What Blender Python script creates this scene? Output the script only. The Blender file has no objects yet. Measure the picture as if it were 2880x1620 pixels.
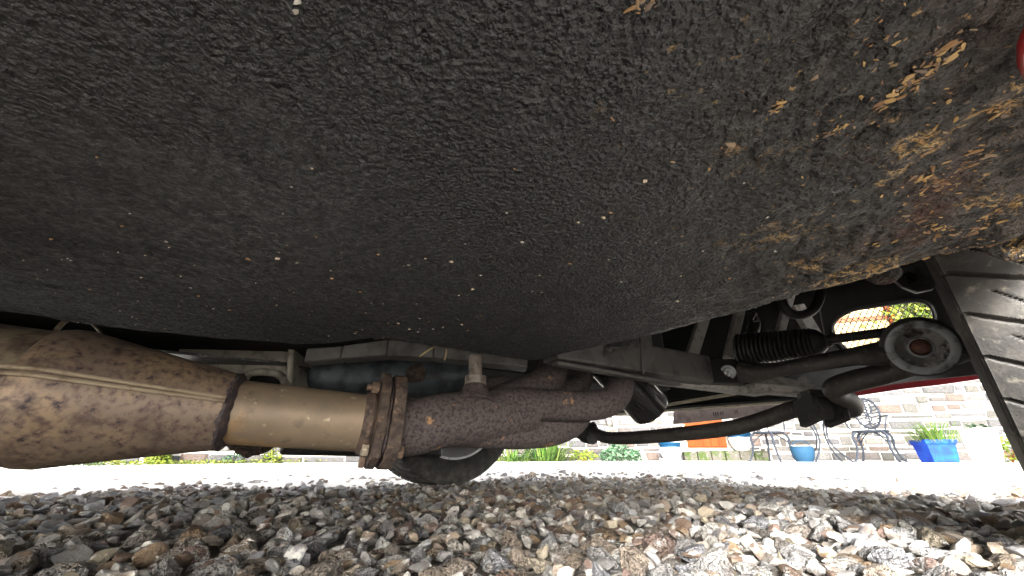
import bpy, bmesh, math, random
import numpy as np
from mathutils import Vector, Matrix, noise

random.seed(7); rng = np.random.default_rng(7)
scene = bpy.context.scene
COL = scene.collection
R = math.radians

# ------------------------------------------------------------------ camera
CAM_H, PITCH, FPX = 0.10, R(23.4), 1085.0
cam_d = bpy.data.cameras.new('camera'); cam = bpy.data.objects.new('camera', cam_d)
COL.objects.link(cam); scene.camera = cam
cam.location = (0, 0, CAM_H); cam.rotation_euler = (R(90) + PITCH, 0, 0)
cam_d.sensor_width = 36; cam_d.lens = 36 * FPX / 2880
cam_d.clip_start = 0.005; cam_d.clip_end = 2000

# ------------------------------------------------------------------ light
SUN_AZ, SUN_EL = R(194), R(20)          # azimuth clockwise from +Y
world = bpy.data.worlds.new('World'); scene.world = world; world.use_nodes = True
wn = world.node_tree.nodes; wl = world.node_tree.links
bg = wn['Background']; sky = wn.new('ShaderNodeTexSky'); sky.sky_type = 'NISHITA'
sky.sun_disc = False; sky.sun_elevation = SUN_EL; sky.sun_rotation = SUN_AZ
sky.air_density = 1.0; sky.dust_density = 4.0; sky.ozone_density = 1.0
hs = wn.new('ShaderNodeHueSaturation'); hs.inputs['Saturation'].default_value = 0.25
wl.new(sky.outputs[0], hs.inputs['Color']); wl.new(hs.outputs[0], bg.inputs[0])
bg.inputs[1].default_value = 0.15
sun_d = bpy.data.lights.new('sun', 'SUN'); sun_d.energy = 2.5; sun_d.angle = R(10)
sun_d.color = (1.0, 0.985, 0.96)
sun = bpy.data.objects.new('sun', sun_d); COL.objects.link(sun)
sdir = Vector((math.sin(SUN_AZ) * math.cos(SUN_EL), math.cos(SUN_AZ) * math.cos(SUN_EL), math.sin(SUN_EL)))
sun.rotation_euler = sdir.to_track_quat('Z', 'Y').to_euler()
scene.view_settings.view_transform = 'Standard'; scene.view_settings.look = 'None'
scene.view_settings.exposure = 2.82; scene.view_settings.gamma = 1.0
scene.render.engine = 'CYCLES'
scene.cycles.max_bounces = 10; scene.cycles.diffuse_bounces = 6

# ------------------------------------------------------------------ coordinates
PHI = R(50)                                 # heading of the car, clockwise from +Y
FW = Vector((math.sin(PHI), math.cos(PHI), 0)); FA = Vector((-math.cos(PHI), math.sin(PHI), 0))
def CP(u, l, z): return FW * u + FA * l + Vector((0, 0, z))       # car frame: along, across, up
def ray(px, py):
    dx, dy = px - 1440.0, py - 810.0
    return Vector((dx, FPX * math.cos(PITCH) + dy * math.sin(PITCH), FPX * math.sin(PITCH) - dy * math.cos(PITCH)))
O = Vector((0, 0, CAM_H))
def B(px, py, Y): d = ray(px, py); return O + d * (Y / d.y)
def BU(px, py, u): d = ray(px, py); return O + d * (u / d.dot(FW))
def BL(px, py, l): d = ray(px, py); return O + d * (l / d.dot(FA))
def BZ(px, py, z): d = ray(px, py); return O + d * ((z - CAM_H) / d.z)

# ------------------------------------------------------------------ materials
def mat(name, base, rough=0.5, metal=0.0, layers=(), bumps=(), spec=0.5, rnd=None, palette=None, coat=0.0):
    """layers: (colour, noise scale, lo, hi, detail[, kind]); bumps: (scale, strength, distance[, kind])"""
    m = bpy.data.materials.new(name); m.use_nodes = True
    N, L = m.node_tree.nodes, m.node_tree.links
    p = N['Principled BSDF']; p.inputs['Roughness'].default_value = rough; p.inputs['Metallic'].default_value = metal
    p.inputs['Specular IOR Level'].default_value = spec; p.inputs['Coat Weight'].default_value = coat
    tc = N.new('ShaderNodeTexCoord').outputs['Object']
    cur = None
    if palette:
        if rnd == 'object': src = N.new('ShaderNodeObjectInfo').outputs['Random']
        else:
            a = N.new('ShaderNodeAttribute'); a.attribute_name = 'rnd'; src = a.outputs['Fac']
        rp = N.new('ShaderNodeValToRGB'); rp.color_ramp.interpolation = 'CONSTANT'
        e = rp.color_ramp.elements
        while len(e) < len(palette): e.new(0.5)
        for i, c in enumerate(palette): e[i].position = i / len(palette); e[i].color = (*c, 1)
        L.new(src, rp.inputs[0]); cur = rp.outputs[0]
        off = N.new('ShaderNodeVectorMath'); off.operation = 'MULTIPLY_ADD'   # every piece samples its own bit of texture
        cmb = N.new('ShaderNodeCombineXYZ'); 
        for k in range(3): L.new(src, cmb.inputs[k])
        off.inputs[1].default_value = (37, 91, 53); L.new(cmb.outputs[0], off.inputs[0]); L.new(tc, off.inputs[2]); tc = off.outputs[0]
    def tex(scale, detail=4, kind='noise'):
        if kind == 'voro':
            t = N.new('ShaderNodeTexVoronoi'); t.inputs['Scale'].default_value = scale; L.new(tc, t.inputs['Vector']); return t.outputs['Distance']
        if kind == 'streak':
            mp = N.new('ShaderNodeMapping'); mp.inputs['Scale'].default_value = (1, 1, 0.15); L.new(tc, mp.inputs[0])
            t = N.new('ShaderNodeTexNoise'); t.inputs['Scale'].default_value = scale; t.inputs['Detail'].default_value = detail
            L.new(mp.outputs[0], t.inputs['Vector']); return t.outputs['Fac']
        t = N.new('ShaderNodeTexNoise'); t.inputs['Scale'].default_value = scale; t.inputs['Detail'].default_value = detail
        t.inputs['Roughness'].default_value = 0.6; L.new(tc, t.inputs['Vector']); return t.outputs['Fac']
    for ly in layers:
        col, sc, lo, hi, det = ly[:5]; kind = ly[5] if len(ly) > 5 else 'noise'
        mr = N.new('ShaderNodeMapRange'); mr.inputs[1].default_value = lo; mr.inputs[2].default_value = hi
        L.new(tex(sc, det, kind), mr.inputs[0])
        mx = N.new('ShaderNodeMix'); mx.data_type = 'RGBA'
        L.new(mr.outputs[0], mx.inputs[0])
        if cur is None: mx.inputs[6].default_value = (*base, 1)
        else: L.new(cur, mx.inputs[6])
        mx.inputs[7].default_value = (*col, 1); cur = mx.outputs[2]
    if cur is None: p.inputs['Base Color'].default_value = (*base, 1)
    else: L.new(cur, p.inputs['Base Color'])
    prev = None
    for b in bumps:
        bn = N.new('ShaderNodeBump'); bn.inputs['Strength'].default_value = b[1]; bn.inputs['Distance'].default_value = b[2]
        L.new(tex(b[0], 3, b[3] if len(b) > 3 else 'noise'), bn.inputs['Height'])
        if prev is not None: L.new(prev, bn.inputs['Normal'])
        prev = bn.outputs[0]
    if prev is not None: L.new(prev, p.inputs['Normal'])
    m['bsdf'] = p.name
    return m

M = {}
STONES = [(0.334,0.327,0.304), (0.228,0.220,0.213), (0.175,0.137,0.099), (0.395,0.380,0.350), (0.152,0.144,0.144), (0.114,0.076,0.053), (0.274,0.236,0.175),
          (0.190,0.190,0.198), (0.167,0.114,0.068), (0.304,0.304,0.304), (0.129,0.114,0.099), (0.251,0.205,0.160), (0.144,0.099,0.080), (0.365,0.342,0.304), (0.167,0.160,0.152), (0.213,0.182,0.152)]
def stone_layers(k): return [((.13,.10,.08), 60*k, .52, .74, 7), ((.54,.525,.49), 42*k, .57, .66, 6), ((.20,.13,.07), 26*k, .62, .74, 5), ((.07,.055,.045), 150*k, .62, .74, 4)]
M['stone'] = mat('gravel_stone', (.3,.3,.3), .66, 0, stone_layers(.018), [(7, .55, .10), (2.2, .6, .22)], rnd='object', palette=STONES)
M['stone_j'] = mat('gravel_stone_far', (.3,.3,.3), .68, 0, stone_layers(1), [(380, .55, .002), (120, .6, .004)], rnd='attr', palette=STONES)
M['ground'] = mat('gravel_bed', (.30,.27,.23), .9, 0, [((.12,.10,.08), 90, .4, .6, 6), ((.5,.48,.44), 60, .55, .65, 4)],
                  [(60, 1, .012, 'voro'), (25, .6, .01)])
M['manifold'] = mat('rusted_cast_iron', (.090,.074,.072), .82, .15,
                    [((.034,.028,.029), 230, .45, .62, 4), ((.13,.105,.095), 420, .55, .70, 3), ((.34,.20,.10), 38, .64, .69, 9)],
                    [(520, .6, .0012), (150, .35, .0015)], spec=.35)
M['pipe'] = mat('heat_stained_steel_pipe', (.31,.235,.16), .54, .45,
                [((.21,.165,.12), 16, .40, .66, 7), ((.56,.33,.13), 10, .56, .70, 4), ((.12,.095,.075), 40, .58, .74, 8), ((.5,.42,.3), 90, .62, .72, 5)], [(300, .10, .0006), (40, .1, .001)])
M['cat'] = mat('scorched_steel_casing', (.24,.205,.14), .5, .4,
               [((.13,.09,.07), 70, .46, .62, 8), ((.07,.05,.045), 60, .54, .70, 8), ((.42,.32,.17), 12, .58, .74, 4)], [(220, .25, .0012), (60, .2, .002)])
M['cone'] = mat('rust_mottled_cone', (.215,.165,.125), .5, .35,
                [((.36,.26,.155), 9, .48, .66, 5), ((.125,.086,.072), 150, .46, .62, 9), ((.080,.052,.045), 30, .52, .68, 9), ((.035,.03,.035), 150, .62, .68, 6)], [(220, .3, .0012), (60, .2, .002)])
M['seam'] = mat('bare_steel_seam', (.40,.33,.24), .5, .5, [((.2,.15,.1), 60, .5, .7, 5)], [(300, .3, .001)])
M['weld'] = mat('burnt_weld', (.055,.045,.05), .7, .4, [((.13,.09,.07), 160, .5, .7, 4)], [(240, .8, .002)])
M['flange'] = mat('flaking_rust', (.10,.075,.058), .85, .2,
                  [((.045,.032,.03), 90, .42, .62, 8), ((.20,.14,.095), 130, .55, .72, 6), ((.10,.05,.035), 40, .55, .7, 5)], [(180, .9, .003), (60, .7, .004)])
M['nut'] = mat('zinc_plated_nut', (.50,.44,.34), .45, .6, [((.2,.13,.08), 120, .5, .7, 4)], [(300, .3, .001)])
M['rustnut'] = mat('rusty_nut', (.16,.11,.08), .7, .3, [((.3,.22,.14), 150, .5, .7, 4)], [(250, .6, .002)])
M['sensor'] = mat('weathered_sensor_nut', (.24,.21,.18), .6, .3, [((.11,.08,.065), 120, .48, .66, 5)], [(250, .5, .001)])
M['alloy'] = mat('dull_cast_alloy', (.44,.42,.36), .6, .35,
                 [((.12,.11,.09), 45, .48, .68, 7), ((.42,.39,.31), 20, .55, .75, 4)], [(300, .35, .001), (70, .3, .002)])
M['motor'] = mat('blue_grey_starter', (.085,.105,.12), .5, .3, [((.03,.035,.04), 40, .45, .65, 6)], [(250, .4, .001)])
M['frame'] = mat('powder_coated_frame', (.105,.102,.098), .5, .1,
                 [((.13,.125,.115), 90, .55, .75, 6), ((.03,.028,.027), 30, .5, .7, 5)], [(350, .5, .0012), (70, .35, .002)])
M['frame_pale'] = mat('dusty_frame_tube', (.45,.43,.40), .6, .1, [((.09,.08,.075), 60, .5, .72, 7), ((.33,.31,.28), 200, .58, .72, 4)], [(300, .4, .001)])
M['black'] = mat('satin_black_steel', (.026,.025,.024), .42, .0, [((.09,.083,.075), 80, .55, .75, 6)], [(300, .3, .001)])
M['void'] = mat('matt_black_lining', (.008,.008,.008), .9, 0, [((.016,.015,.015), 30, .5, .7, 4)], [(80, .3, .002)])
M['gloss'] = mat('gloss_black_canister', (.008,.008,.009), .26, 0, [], [], coat=.4)
M['rubber'] = mat('black_rubber', (.024,.023,.022), .5, 0, [((.07,.065,.06), 60, .55, .75, 6)], [(300, .3, .001)])
M['tyre'] = mat('dusty_tyre_rubber', (.042,.040,.038), .78, 0,
                [((.115,.108,.095), 30, .46, .72, 8), ((.15,.14,.115), 110, .60, .74, 6), ((.014,.013,.013), 16, .56, .72, 5)], [(380, .45, .0012), (90, .25, .0015)])
M['rim'] = mat('silver_wheel', (.72,.72,.72), .35, .35, [((.3,.28,.25), 40, .58, .75, 6)])
M['dish'] = mat('scuffed_plated_steel', (.27,.295,.305), .38, .35,
                [((.06,.055,.05), 40, .50, .62, 9), ((.50,.50,.47), 38, .60, .70, 6), ((.16,.10,.05), 20, .62, .75, 5)], [(260, .25, .001)])
M['bowl'] = mat('greasy_worn_bowl', (.17,.17,.165), .4, .4, [((.34,.33,.30), 45, .54, .62, 7), ((.02,.018,.016), 70, .5, .65, 5)], [(200, .4, .001)])
M['rust'] = mat('bright_rust', (.17,.075,.055), .8, .1, [((.07,.04,.035), 120, .45, .65, 5)], [(240, .6, .002)])
M['arb'] = mat('black_bar_with_dust', (.045,.041,.037), .5, .1, [((.13,.12,.105), 120, .54, .74, 6), ((.015,.014,.013), 26, .5, .7, 5)], [(350, .45, .001)])
M['red'] = mat('red_paint', (.26,.008,.012), .28, 0, [((.20,.007,.010), 8, .45, .7, 3)], [], coat=.5)
M['cream_lip'] = mat('raw_fibreglass_edge', (.58,.54,.42), .65, 0, [((.36,.32,.25), 40, .5, .7, 5)], [(200, .3, .001)])
M['plate'] = mat('number_plate_back', (.46,.39,.40), .5, 0, [((.22,.185,.19), 22, .5, .7, 4)])
M['dark_mark'] = mat('dark_print', (.10,.08,.085), .6)
M['straw'] = mat('dry_straw', (.52,.42,.22), .8, 0, [((.36,.26,.12), 60, .45, .65, 3)])
M['grit'] = mat('pale_grit', (.50,.40,.28), .8, rnd='attr', palette=[(.55,.46,.34), (.45,.44,.40), (.45,.26,.13), (.35,.33,.29), (.6,.5,.38)])
M['seal'] = mat('wet_underseal', (.055,.055,.052), .38, .0, [((.20,.195,.18), 160, .56, .70, 5)], [(220, 1, .003)])
M['patch'] = mat('brushed_underseal_patch', (.060,.062,.056), .6, 0, [((.022,.022,.021), 14, .40, .62, 7), ((.03,.03,.03), 200, .45, .65, 3)], [(230, .8, .004)])
WALLP = [(.105,.100,.096), (.085,.082,.085), (.120,.108,.095), (.070,.069,.070), (.090,.080,.075), (.135,.128,.118), (.090,.089,.094), (.100,.074,.062), (.078,.076,.068)]
M['wallstone'] = mat('wall_stone', (.3,.3,.3), .85, 0, [((.05,.045,.042), 9, .48, .68, 7), ((.20,.19,.17), 14, .58, .72, 6)], [(20, .8, .02)], rnd='object', palette=WALLP)
M['wallstone_j'] = mat('wall_stone_far', (.3,.3,.3), .85, 0, [((.15,.13,.12), 9, .48, .68, 7), ((.25,.28,.12), 3, .60, .75, 5)], [(20, .8, .02)], rnd='attr', palette=WALLP)
M['mortar'] = mat('lime_mortar', (.44,.42,.38), .95, 0, [((.30,.28,.24), 12, .45, .65, 6)], [(40, .8, .01)])
M['render'] = mat('pale_wall_render', (.62,.60,.55), .9, 0, [((.5,.47,.42), 3, .5, .7, 5)], [(60, .4, .004)])
M['amber'] = mat('amber_timber', (.36,.27,.14), .55, 0, [((.30,.20,.09), 6, .45, .65, 4, 'streak')])
M['orange'] = mat('orange_timber', (.135,.028,.004), .5, 0, [((.10,.020,.003), 9, .45, .65, 4, 'streak')])
M['brownwood'] = mat('brown_timber', (.17,.06,.03), .6)
M['slate'] = mat('grey_sill_stone', (.15,.15,.155), .8, 0, [((.11,.11,.115), 10, .5, .7, 5)], [(30, .4, .01)])
M['moss'] = mat('mossy_ledge_stone', (.065,.06,.05), .95, 0, [((.03,.045,.012), 8, .46, .58, 7), ((.12,.115,.10), 22, .56, .68, 5)], [(30, .8, .02)])
M['whitepot'] = mat('white_glaze', (.60,.57,.50), .5, 0, [((.45,.41,.34), 6, .55, .75, 4)])
M['bluerim'] = mat('turquoise_glaze', (.002,.026,.06), .3)
M['bluepot'] = mat('cobalt_glaze', (.010,.030,.25), .22, 0, [((.01,.06,.36), 5, .45, .65, 3)])
M['steelblue'] = mat('blue_painted_tin', (.012,.040,.075), .4)
M['iron'] = mat('blue_black_cast_metal', (.022,.026,.034), .5, .2, [((.06,.07,.085), 30, .55, .75, 5)])
M['terracotta'] = mat('weathered_terracotta', (.33,.19,.14), .85, 0, [((.2,.13,.11), 10, .5, .7, 5)])
M['leafA'] = mat('bright_leaf', (.10,.20,.035), .5, 0, rnd='attr', palette=[(0.050,0.110,0.015), (0.080,0.135,0.025), (0.030,0.075,0.015), (0.110,0.150,0.035), (0.055,0.100,0.025)])
M['leafB'] = mat('blue_green_leaf', (.07,.16,.08), .5, 0, rnd='attr', palette=[(0.040,0.085,0.045), (0.060,0.105,0.060), (0.025,0.060,0.030), (0.095,0.130,0.085)])
M['leafC'] = mat('yellow_green_leaf', (.2,.26,.04), .5, 0, rnd='attr', palette=[(0.120,0.150,0.015), (0.090,0.125,0.020), (0.150,0.160,0.030), (0.060,0.100,0.015)])
M['soil'] = mat('potting_soil', (.05,.035,.025), .95)
for k in ('leafA', 'leafB', 'leafC', 'orange', 'amber', 'moss', 'slate', 'iron', 'steelblue', 'bluerim', 'bluepot', 'wallstone', 'wallstone_j', 'brownwood', 'plate'):
    p = M[k].node_tree.nodes['Principled BSDF']; p.inputs['Specular IOR Level'].default_value = .10; p.inputs['Roughness'].default_value = max(.7, p.inputs['Roughness'].default_value)   # weathered, no sheen

def floor_material():
    """black rubberised underseal; brown mud and tan root-like streaks grow towards the wheel arch"""
    m = bpy.data.materials.new('underseal'); m.use_nodes = True
    N, L = m.node_tree.nodes, m.node_tree.links; p = N['Principled BSDF']
    tc = N.new('ShaderNodeTexCoord').outputs['Object']
    def noise_(sc, det=4, vec=None, dist=0.0, rough=.6):
        t = N.new('ShaderNodeTexNoise'); t.inputs['Scale'].default_value = sc; t.inputs['Detail'].default_value = det
        t.inputs['Roughness'].default_value = rough; t.inputs['Distortion'].default_value = dist; L.new(vec or tc, t.inputs['Vector']); return t.outputs['Fac']
    def rng_(v, a, b, c=0., d=1.):
        r = N.new('ShaderNodeMapRange'); r.inputs[1].default_value = a; r.inputs[2].default_value = b; r.inputs[3].default_value = c; r.inputs[4].default_value = d
        L.new(v, r.inputs[0]); return r.outputs[0]
    def math_(op, a, b):
        n = N.new('ShaderNodeMath'); n.operation = op
        for i, x in enumerate((a, b)):
            if isinstance(x, (int, float)): n.inputs[i].default_value = x
            else: L.new(x, n.inputs[i])
        return n.outputs[0]
    def mix_(f, a, b):
        n = N.new('ShaderNodeMix'); n.data_type = 'RGBA'; L.new(f, n.inputs[0])
        for i, x in ((6, a), (7, b)):
            if isinstance(x, tuple): n.inputs[i].default_value = (*x, 1)
            else: L.new(x, n.inputs[i])
        return n.outputs[2]
    def dotp(v):
        n = N.new('ShaderNodeVectorMath'); n.operation = 'DOT_PRODUCT'; n.inputs[1].default_value = v; L.new(tc, n.inputs[0]); return n.outputs['Value']
    u = dotp(tuple(FW)); l = dotp(tuple(FA))
    warp = math_('MULTIPLY', math_('SUBTRACT', noise_(9, 4), .5), .22)
    edge = math_('ADD', math_('SUBTRACT', math_('MULTIPLY', u, .55), l), warp)      # grows towards the front outer corner
    mud = math_('MULTIPLY', rng_(edge, .01, .22), rng_(noise_(30, 6), .30, .56))
    red = math_('MULTIPLY', rng_(noise_(14, 5), .50, .62), rng_(math_('ABSOLUTE', math_('SUBTRACT', math_('SUBTRACT', l, math_('MULTIPLY', u, .1)), -.03), 0), .035, .0))
    c = mix_(rng_(noise_(360, 3), .46, .66), (.0045, .0055, .0065), (.046, .051, .055))
    c = mix_(math_('MULTIPLY', rng_(noise_(40, 5), .5, .7), .5), c, (.021, .024, .027))
    mudc = mix_(rng_(noise_(90, 8), .40, .62), (.024, .022, .021), (.118, .106, .094))
    mudc = mix_(math_('MULTIPLY', rng_(noise_(17, 4), .52, .66), .6), mudc, (.075, .072, .068))
    c = mix_(mud, c, mudc)
    # tan crust: broken web of ridges inside ragged patches
    rid = math_('ABSOLUTE', math_('SUBTRACT', noise_(105, 6, dist=.6), .5), 0)
    web = math_('MAXIMUM', rng_(rid, .050, .012), rng_(noise_(260, 4), .58, .66))
    patch = rng_(math_('ADD', noise_(17, 7, rough=.7), math_('MULTIPLY', edge, .30)), .590, .640)
    streak = math_('MULTIPLY', math_('MULTIPLY', web, patch), rng_(edge, .02, .12))
    spot = math_('MULTIPLY', rng_(noise_(150, 6), .645, .69), rng_(edge, -.04, .12))
    c = mix_(math_('MULTIPLY', red, mud), c, (.17, .080, .062))
    c = mix_(math_('MAXIMUM', streak, math_('MULTIPLY', spot, .8)), c, mix_(rng_(noise_(120, 3), .4, .6), (.40, .24, .085), (.50, .36, .17)))
    L.new(c, p.inputs['Base Color'])
    rough_ = math_('ADD', math_('MULTIPLY', mud, .25), rng_(noise_(170, 3), .40, .62, .60, .28)); rough_ = math_('ADD', rough_, rng_(l, .20, .44, 0, .45)); L.new(rough_, p.inputs['Roughness'])
    L.new(rng_(mud, 0, 1, .55, .2), p.inputs['Specular IOR Level'])
    b1 = N.new('ShaderNodeBump'); b1.inputs['Strength'].default_value = 1.0; b1.inputs['Distance'].default_value = .0065; L.new(noise_(400, 2, rough=.5), b1.inputs['Height'])
    b2 = N.new('ShaderNodeBump'); b2.inputs['Strength'].default_value = .28; b2.inputs['Distance'].default_value = .006; L.new(noise_(90, 3), b2.inputs['Height'])
    L.new(b1.outputs[0], b2.inputs['Normal'])
    b3 = N.new('ShaderNodeBump'); b3.inputs['Distance'].default_value = .007; L.new(mud, b3.inputs['Strength']); L.new(noise_(42, 5), b3.inputs['Height'])
    L.new(b2.outputs[0], b3.inputs['Normal']); L.new(b3.outputs[0], p.inputs['Normal'])
    return m
M['floor'] = floor_material()

# ------------------------------------------------------------------ mesh helpers
class MB:
    def __init__(s): s.v = []; s.f = []; s.a = []
    def add(s, vs, fs, rnd=None):
        o = len(s.v); s.v += [tuple(x) for x in vs]; s.f += [tuple(i + o for i in f) for f in fs]
        s.a += [rnd if rnd is not None else 0.0] * len(fs); return s
def basis(d, up=Vector((0, 0, 1))):
    d = d.normalized()
    if abs(d.dot(up)) > .97: up = Vector((0, 1, 0))
    x = d.cross(up).normalized(); y = x.cross(d).normalized(); return x, y
def catmull(pts, n):
    P = [Vector(p) for p in pts]; P = [P[0] * 2 - P[1]] + P + [P[-1] * 2 - P[-2]]; out = []
    for i in range(1, len(P) - 2):
        for k in range(n):
            t = k / n; a, b, c, d = P[i-1], P[i], P[i+1], P[i+2]
            out.append(.5 * ((2*b) + (c-a)*t + (2*a-5*b+4*c-d)*t*t + (3*b-a-3*c+d)*t**3))
    out.append(P[-2]); return out
def tube(mb, pts, rad, seg=20, smooth=0, caps=True, squash=1.0, rnd=None, lump=0.0):
    pts = [Vector(p) for p in pts]; n0 = len(pts)
    if not hasattr(rad, '__len__'): rad = [rad] * n0
    if smooth:
        rad = list(np.interp(np.linspace(0, n0 - 1, (n0 - 1) * smooth + 1), range(n0), rad)); pts = catmull(pts, smooth)
    vs, fs = [], []; x = None
    for i, p in enumerate(pts):
        d = (pts[min(i+1, len(pts)-1)] - pts[max(i-1, 0)])
        if d.length < 1e-9: d = Vector((0, 0, 1))
        d.normalize()
        if x is None: x, y = basis(d)
        else:
            x = (x - d * x.dot(d)).normalized(); y = d.cross(x) * -1; y = x.cross(d).normalized()
        for k in range(seg):
            a = 2 * math.pi * k / seg; r = rad[i] * (1 + (lump * noise.noise(Vector((k * 1.7, i * .9, 3.3))) if lump else 0))
            vs.append(p + x * (math.cos(a) * r) + y * (math.sin(a) * r * squash))
    for i in range(len(pts) - 1):
        for k in range(seg):
            k2 = (k + 1) % seg; fs.append((i*seg+k, i*seg+k2, (i+1)*seg+k2, (i+1)*seg+k))
    if caps: fs.append(tuple(range(seg - 1, -1, -1))); fs.append(tuple(range((len(pts)-1)*seg, len(pts)*seg)))
    mb.add(vs, fs, rnd); return mb
def bar(mb, p0, p1, w, h, up=Vector((0, 0, 1)), rnd=None):
    p0, p1 = Vector(p0), Vector(p1); x, y = basis(p1 - p0, up)
    vs = [p + x * (sx * w / 2) + y * (sy * h / 2) for p in (p0, p1) for sx, sy in ((-1,-1), (1,-1), (1,1), (-1,1))]
    mb.add(vs, [(3,2,1,0), (4,5,6,7), (0,1,5,4), (1,2,6,5), (2,3,7,6), (3,0,4,7)], rnd); return mb
def prism(mb, poly, d, rnd=None):
    poly = [Vector(p) for p in poly]; n = len(poly); d = Vector(d)
    mb.add(poly + [p + d for p in poly], [tuple(range(n))[::-1], tuple(range(n, 2*n))] + [(i, (i+1) % n, (i+1) % n + n, i + n) for i in range(n)], rnd); return mb
def lathe(mb, c, ax, prof, seg=32, rnd=None):
    """prof: (distance along the axis, radius)"""
    c = Vector(c); ax = Vector(ax).normalized(); x, y = basis(ax); vs, fs = [], []
    for t, r in prof:
        for k in range(seg):
            a = 2*math.pi*k/seg; vs.append(c + ax*t + (x*math.cos(a) + y*math.sin(a)) * max(r, 1e-5))
    for i in range(len(prof) - 1):
        for k in range(seg):
            k2 = (k+1) % seg; fs.append((i*seg+k, i*seg+k2, (i+1)*seg+k2, (i+1)*seg+k))
    mb.add(vs, fs, rnd); return mb
def obj(name, mb, material, parent=None, smooth=40, bevel=0.0, fix=True):
    me = bpy.data.meshes.new(name); me.from_pydata(mb.v, [], mb.f)
    if any(mb.a):
        at = me.attributes.new('rnd', 'FLOAT', 'FACE'); at.data.foreach_set('value', mb.a)
    if fix:
        bm = bmesh.new(); bm.from_mesh(me); bmesh.ops.recalc_face_normals(bm, faces=bm.faces); bm.to_mesh(me); bm.free()
    me.update()
    if smooth: me.shade_smooth(); me.set_sharp_from_angle(angle=R(smooth))
    me.materials.append(M[material])
    o = bpy.data.objects.new(name, me); COL.objects.link(o)
    if parent: setp(o, parent)
    if bevel:
        b = o.modifiers.new('bevel', 'BEVEL'); b.width = bevel; b.segments = 2; b.limit_method = 'ANGLE'; b.angle_limit = R(35)
    return o
def wmat(o):
    mt = o.matrix_basis.copy()
    return (wmat(o.parent) @ o.matrix_parent_inverse @ mt) if o.parent else mt
def setp(o, parent): o.parent = parent; o.matrix_parent_inverse = wmat(parent).inverted()
def tag(o, label=None, cat=None, group=None, kind=None):
    for k, v in (('label', label), ('category', cat), ('group', group), ('kind', kind)):
        if v: o[k] = v
    return o
def empty(name, loc): o = bpy.data.objects.new(name, None); o.location = loc; o.empty_display_size = .05; COL.objects.link(o); return o

# ------------------------------------------------------------------ ground
def hgt(x, y):
    r = math.hypot(x, y); k = max(0.0, 1 - r / 6)
    return k * (.020 * noise.noise(Vector((x * 1.7, y * 1.7, 1.3))) + .010 * noise.noise(Vector((x * 5, y * 5, 4.1))))
lines = [-600, -200, -60, -25, -12, -8, -6] + list(np.arange(-5, 5.01, .12)) + [6, 8, 12, 25, 60, 200, 600]
gm = MB(); n = len(lines)
gv = [(x, y, hgt(x, y) - .012) for y in lines for x in lines]
gm.add(gv, [(j*n+i, j*n+i+1, (j+1)*n+i+1, (j+1)*n+i) for j in range(n-1) for i in range(n-1)])
ground = tag(obj('gravel_ground', gm, 'ground', fix=False), kind='structure')

M['lit_ground'] = mat('sunlit_ground_white', (.62,.60,.56), .9, 0, [((.50,.47,.42), 3, .45, .68, 6), ((.42,.38,.33), 60, .60, .70, 5)], [(80, .5, .004)])
PU, PL = 1.78, 1.44                         # pale sheet with sunlit brightness in its colour, ahead of and beyond the car
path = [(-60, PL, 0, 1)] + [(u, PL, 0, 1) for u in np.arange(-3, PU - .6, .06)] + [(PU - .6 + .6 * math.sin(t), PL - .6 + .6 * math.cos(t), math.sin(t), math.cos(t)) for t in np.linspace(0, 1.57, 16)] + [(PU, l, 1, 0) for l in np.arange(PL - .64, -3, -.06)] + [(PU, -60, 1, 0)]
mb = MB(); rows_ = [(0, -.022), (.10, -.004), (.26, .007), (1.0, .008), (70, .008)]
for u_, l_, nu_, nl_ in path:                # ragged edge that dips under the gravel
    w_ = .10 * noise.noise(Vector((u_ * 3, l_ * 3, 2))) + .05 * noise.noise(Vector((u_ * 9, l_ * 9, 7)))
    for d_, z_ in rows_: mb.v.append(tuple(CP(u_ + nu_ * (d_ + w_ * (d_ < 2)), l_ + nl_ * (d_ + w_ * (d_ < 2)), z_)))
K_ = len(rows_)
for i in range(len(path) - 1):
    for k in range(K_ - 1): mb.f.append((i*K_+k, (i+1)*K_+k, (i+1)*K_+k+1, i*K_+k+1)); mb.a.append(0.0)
tag(obj('sunlit_ground_sheet', mb, 'lit_ground', None, 0), kind='structure')
def on_lit_ground(x, y):
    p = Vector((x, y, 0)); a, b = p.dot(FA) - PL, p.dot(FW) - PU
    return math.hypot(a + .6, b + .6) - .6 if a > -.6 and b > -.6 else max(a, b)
# gravel stones: flint chips made by cutting a ball with random planes
def rock(sub, seed):
    r = np.random.default_rng(seed); bm = bmesh.new(); bmesh.ops.create_icosphere(bm, subdivisions=sub, radius=1)
    V = np.array([v.co[:] for v in bm.verts]); F = [tuple(v.index for v in f.verts) for f in bm.faces]; bm.free()
    for _ in range(r.integers(11, 18)):
        nn = r.normal(size=3); nn /= np.linalg.norm(nn); d = r.uniform(.32, .74)
        t = V @ nn; k = t > d; V[k] -= np.outer((t[k] - d) * .94, nn)
    V += np.array([[noise.noise(Vector(v) * 2.3 + Vector((seed, k * 9, 0))) for k in range(3)] for v in V]) * .13 + .012 * r.normal(size=V.shape)
    V /= np.abs(V).max(0); V *= np.array([1, r.uniform(.58, .95), r.uniform(.40, .70)])
    return V, F
rocks_hi = [rock(3, 100 + i) for i in range(22)]; rocks_lo = [rock(2, 200 + i) for i in range(22)]
hi_me = []
for i, (V, F) in enumerate(rocks_hi):
    me = bpy.data.meshes.new('stone'); me.from_pydata(V.tolist(), [], F); me.shade_smooth(); me.set_sharp_from_angle(angle=R(28)); me.materials.append(M['stone']); hi_me.append(me)
cells = []
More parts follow.
